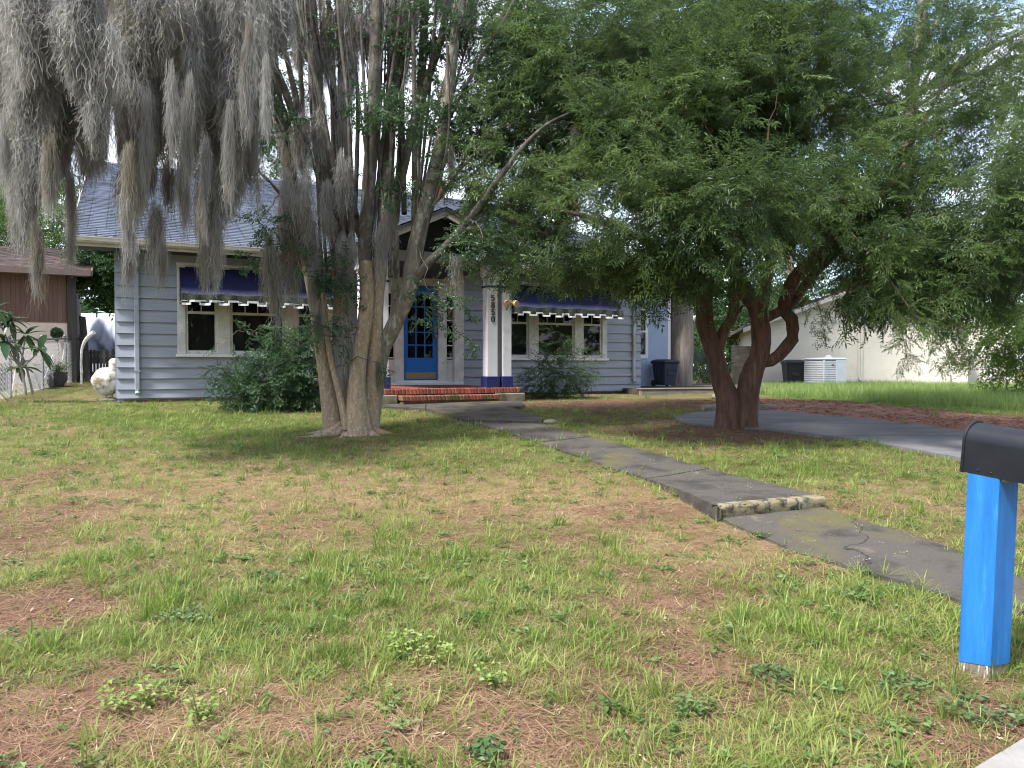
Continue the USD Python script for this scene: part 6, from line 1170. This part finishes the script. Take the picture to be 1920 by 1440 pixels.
hp = [L0 + D * a + N * b for a, b in ((-.02, -.02), (3.6, -.02), (3.6, -2.85), (4.4, -2.85), (4.4, -3.05), (6.3, -3.05), (6.9, -2.85), (6.9, -.02), (11.7, -.02), (12.2, 1.5), (16, 1.5), (16, 14), (-.02, 14))]
hpoly = Polygon(hp); bedp = Polygon([(bX, bY), (bX + 5.5, bY + 1.4), (bX + 3, bY + 7), (bX - 2, bY + 6)])
far_ok = (Y < 17.5) | (X < -6.5) 
ok = ~inside(slabU, X, Y) & ~inside(DRIVE.buffer(-.05), X, Y) & ~inside(pv.buffer(.02), X, Y) & ~inside(hpoly, X, Y) & ~inside(bedp, X, Y) & far_ok & ~inside(TALL, X, Y)
X, Y = X[ok], Y[ok]; dirt, dry, green = fields(X, Y); mul = inside(MULCH, X, Y)
dens = np.clip(.95 - .55 * dirt + .1 * green, .30, 1) * np.where(mul, .16, 1.0) * (1 - .8 * np.exp(-((X - TREE1[0]) ** 2 + (Y - TREE1[1]) ** 2) / .6)) * (1 - .8 * np.exp(-((X - TREE2[0]) ** 2 + (Y - TREE2[1]) ** 2) / .5)); keep = rg.random(len(X)) < dens; X, Y, dirt, dry, green, mul = [q[keep] for q in (X, Y, dirt, dry, green, mul)]
n = len(X); u = rg.random(n); cl = fb(X, Y, 3.4, 31, 3); near = Y < 6.3
tuft = (cl > .54)
rustn = np.clip(fb(X, Y, 1.9, 37, 3) - .50, 0, 1) * 5
wl = np.stack([.03 + .95 * green * tuft * np.where(near, 1, .3) + .25 * np.clip(cl - .54, 0, 1) * 4 * np.where(near, 1, .4), .22 + .3 * green + .1 * near, 0.52 + .8 * green, .24 + .8 * dry + .1 * dirt, .14 + 1.5 * dirt + .25 * dry + .55 * rustn, .05 + .12 * (fb(X, Y, 3.3, 33, 2) > .58), .40 + .1 * dry + .2 * green], 1)
wl[:, :3] *= (1 - .4 * dry - .8 * dirt)[:, None]
cum = np.cumsum(wl / wl.sum(1, keepdims=True), 1); kind = (u[:, None] > cum).sum(1); first = np.array([0, 3, 6, 8, 11, 14, 17]); many = np.array([3, 3, 2, 3, 3, 3, 2]); kind = np.minimum(kind, 6)
idx = first[kind] + (rg.random(n) * many[kind]).astype(int)
lawn_s = rg.uniform(.75, 1.25, n) * np.where(Y > 9, 1.12, 1.0) * np.where(path_dist(X, Y) < .75, .95, 1)
lawn_s = lawn_s * np.where(inside(hpoly.buffer(.5), X, Y), .8, 1)
scatter('grass', None, protos, np.stack([X, Y, ground_z(X, Y) - .004], 1), idx, zquats(rg.uniform(0, 6.28, n)), lawn_s, kind='stuff', label='patchy lawn of green blades, straw and dead stalks')
X, Y = sample(26000, 2.2, 8.5, .8); k = ~inside(slabU, X, Y) & ~inside(DRIVE, X, Y) & ~inside(pv, X, Y); X, Y = X[k], Y[k]; dirt, dry, green = fields(X, Y); k = rg.random(len(X)) < .20 + .55 * dirt + .25 * dry; X, Y, dirt, dry = X[k], Y[k], dirt[k], dry[k]; n = len(X)
th_p = [(blades(700 + k, 12, .05, .12, .0034, .07, 2.2, 2, .8), G_dry) for k in range(2)] + [(blades(710 + k, 12, .05, .12, .0036, .07, 2.2, 2, .8), G_rust) for k in range(3)]
scatter('thatch', None, th_p, np.stack([X, Y, ground_z(X, Y) + .006], 1), np.where(rg.random(n) < .35 + .3 * dry - .3 * dirt, rg.integers(0, 2, n), rg.integers(2, 5, n)), zquats(rg.uniform(0, 6.28, n)), rg.uniform(.7, 1.3, n), kind='stuff', label='matted dead stalks lying between the grass tufts')
# edges: longer grass along the walk
tg = [(blades(570 + k, 16, .22, .42, .010, .10, .45), G_tall) for k in range(4)]
bx_ = TALL.bounds; X = rg.uniform(bx_[0], min(bx_[2], 19), 9000); Y = rg.uniform(bx_[1], bx_[3], 9000); k = inside(TALL, X, Y) & (X < Y * .72 + 1); X, Y = X[k][:4200], Y[k][:4200]; n = len(X)
scatter('tall_grass', None, tg, np.stack([X, Y, ground_z(X, Y)], 1), rg.integers(0, 4, n), zquats(rg.uniform(0, 6.28, n)), rg.uniform(.7, 1.1, n) * np.clip(.55 + .6 * fb(X, Y, .8, 41, 2), .4, 1.2), kind='stuff', label='band of tall bright grass along the cream wall')
print('grass', len(idx), n)
# litter: leaves, bark chips
M_lit = [mat('brown_leaf_litter', (.13, .07, .045), (.24, .14, .09), 9, .9, rnd=.3), mat('pale_leaf_litter', (.34, .24, .17), (.45, .33, .24), 9, .9, rnd=.25), mat('red_bark_chip', (.20, .065, .04), (.30, .12, .08), 9, .9, rnd=.3)]
def chip(seed, l, w): rg_ = np.random.default_rng(seed); n = 5; return leaves_mesh(rg_.normal(0, .03, (n, 3)) * [1, 1, .1], rg_.normal(0, 1, (n, 3)) * [1, 1, .15], np.tile([.1, .1, 1.], (n, 1)) + rg_.normal(0, .25, (n, 3)), rg_.uniform(.6, 1.3, n) * l, rg_.uniform(.7, 1.2, n) * w)
lp = [(chip(600, .030, .011), M_lit[0]), (chip(601, .040, .004), M_lit[0]), (chip(602, .032, .010), M_lit[1]), (chip(603, .045, .010), M_lit[2]), (chip(604, .05, .011), M_lit[2])]
X, Y = sample(22000, 2.2, 14.5, .8); X2 = rg.uniform(DRIVE.bounds[0], 16, 5000); Y2 = rg.uniform(MULCH.bounds[1], MULCH.bounds[3], 5000); X, Y = np.r_[X, X2], np.r_[Y, Y2]; dirt, dry, green = fields(X, Y); mul = inside(MULCH, X, Y)
k = (rg.random(len(X)) < np.where(mul, .9, .05 + .75 * dirt)) & ~inside(slabU.buffer(.02), X, Y) & ~inside(DRIVE, X, Y) & ~inside(hpoly, X, Y) & ~inside(pv, X, Y); X, Y, mul = X[k], Y[k], mul[k]; n = len(X)
ix = np.where(mul, rg.choice([0, 3, 4, 4, 2], n), rg.choice([0, 1, 1, 1, 0, 0, 2, 1], n))
scatter('leaf_litter', None, lp, np.stack([X, Y, ground_z(X, Y) + .012 + np.where(mul, .035, 0)], 1), ix, zquats(rg.uniform(0, 6.28, n)), rg.uniform(.6, 1.2, n), kind='stuff', label='brown leaves and red bark chips lying on bare soil')
k = 260; pts = []
for s, w in zip(slabs, (60, 70, 60, 40, 30, 0)):
    pg = wpoly(s[0]).buffer(-.05); b = pg.bounds
    for _ in range(w):
        x, y = rg.uniform(b[0], b[2]), rg.uniform(b[1], b[3])
        if shapely.contains_xy(pg, x, y): pts.append((x, y, float(s[1](np.array([x]), np.array([y]))[0]) + .006))
pts = np.array(pts); n = len(pts); M_bit = mat('fallen_bits', (.35, .33, .25), (.20, .22, .08), 9, .9)
scatter('path_litter', None, [(chip(610, .022, .012), M_bit), (chip(611, .018, .01), M_lit[0])], pts, rg.integers(0, 2, n), zquats(rg.uniform(0, 6.28, n)), rg.uniform(.4, 1, n), kind='stuff', label='small fallen bits scattered over the walkway slabs')
# weeds one can tell apart
L_lime = leafmat('lime_weed_leaf', (.17, .26, .05), (.28, .36, .10), .35, .5, 3, c3=(.36, .42, .16)); L_deep = leafmat('deep_weed_leaf', (.07, .13, .045), (.13, .20, .07), .3, .5, 3)
WEEDS = [(790, 1240, .15, 'lime', 'lime green weed patch in the middle of the near lawn'), (228, 1338, .10, 'lime', 'pale lime weed near the bare soil, leftmost of four'), (288, 1325, .09, 'lime', 'small lime weed, second from the left'), (375, 1360, .06, 'lime', 'upright lime weed sprig, third from the left'), (745, 1222, .06, 'lime', 'little lime weed beside the larger lime patch'), (918, 1292, .06, 'lime', 'tiny lime sprig below the tall grass tuft'),
         (345, 1162, .14, 'deep', 'flat dark green weed among dry grass'), (1445, 1272, .10, 'deep', 'dark weed clump between mailbox and lawn centre'), (905, 1418, .08, 'deep', 'dark round leaved weed at the bottom edge of the lawn'), (1845, 1345, .16, 'deep', 'spreading dark weed on the soil beside the pavement'), (1690, 1290, .10, 'deep', 'dark weed clump below the blue post'), (500, 1085, .10, 'deep', 'bluish weed rosette in the left lawn'), (1300, 1330, .08, 'deep', 'small dark weed in the right part of the near lawn')]
for x, y, r, kd, lab in WEEDS:
    p = G(x, y); p[2] = float(ground_z(p[0], p[1])); t = xf('weed', None, p, label=lab, category='weed'); n = int(60 * r / .1); a = rg.uniform(0, 6.28, n); q = r * np.sqrt(rg.random(n)); z = rg.uniform(.02, .10 if kd == 'lime' else .05, n); pos = np.stack([q * np.cos(a), q * np.sin(a), z], 1); b = rg.uniform(0, 6.28, n)
    put('leaves', leaves_mesh(pos, np.stack([np.cos(b), np.sin(b), rg.uniform(-.1, .4, n)], 1), np.stack([rg.normal(0, .3, n), rg.normal(0, .3, n), np.ones(n)], 1), rg.uniform(.02, .038, n), rg.uniform(.018, .028, n)), L_lime if kd == 'lime' else L_deep, t)
    sm = MB()
    for k in range(0, n, 5): sm.tube([(pos[k, 0] * .5, pos[k, 1] * .5, -.01), pos[k]], .0012, 3, cap=False)
    put('stalks', sm, L_deep, t)
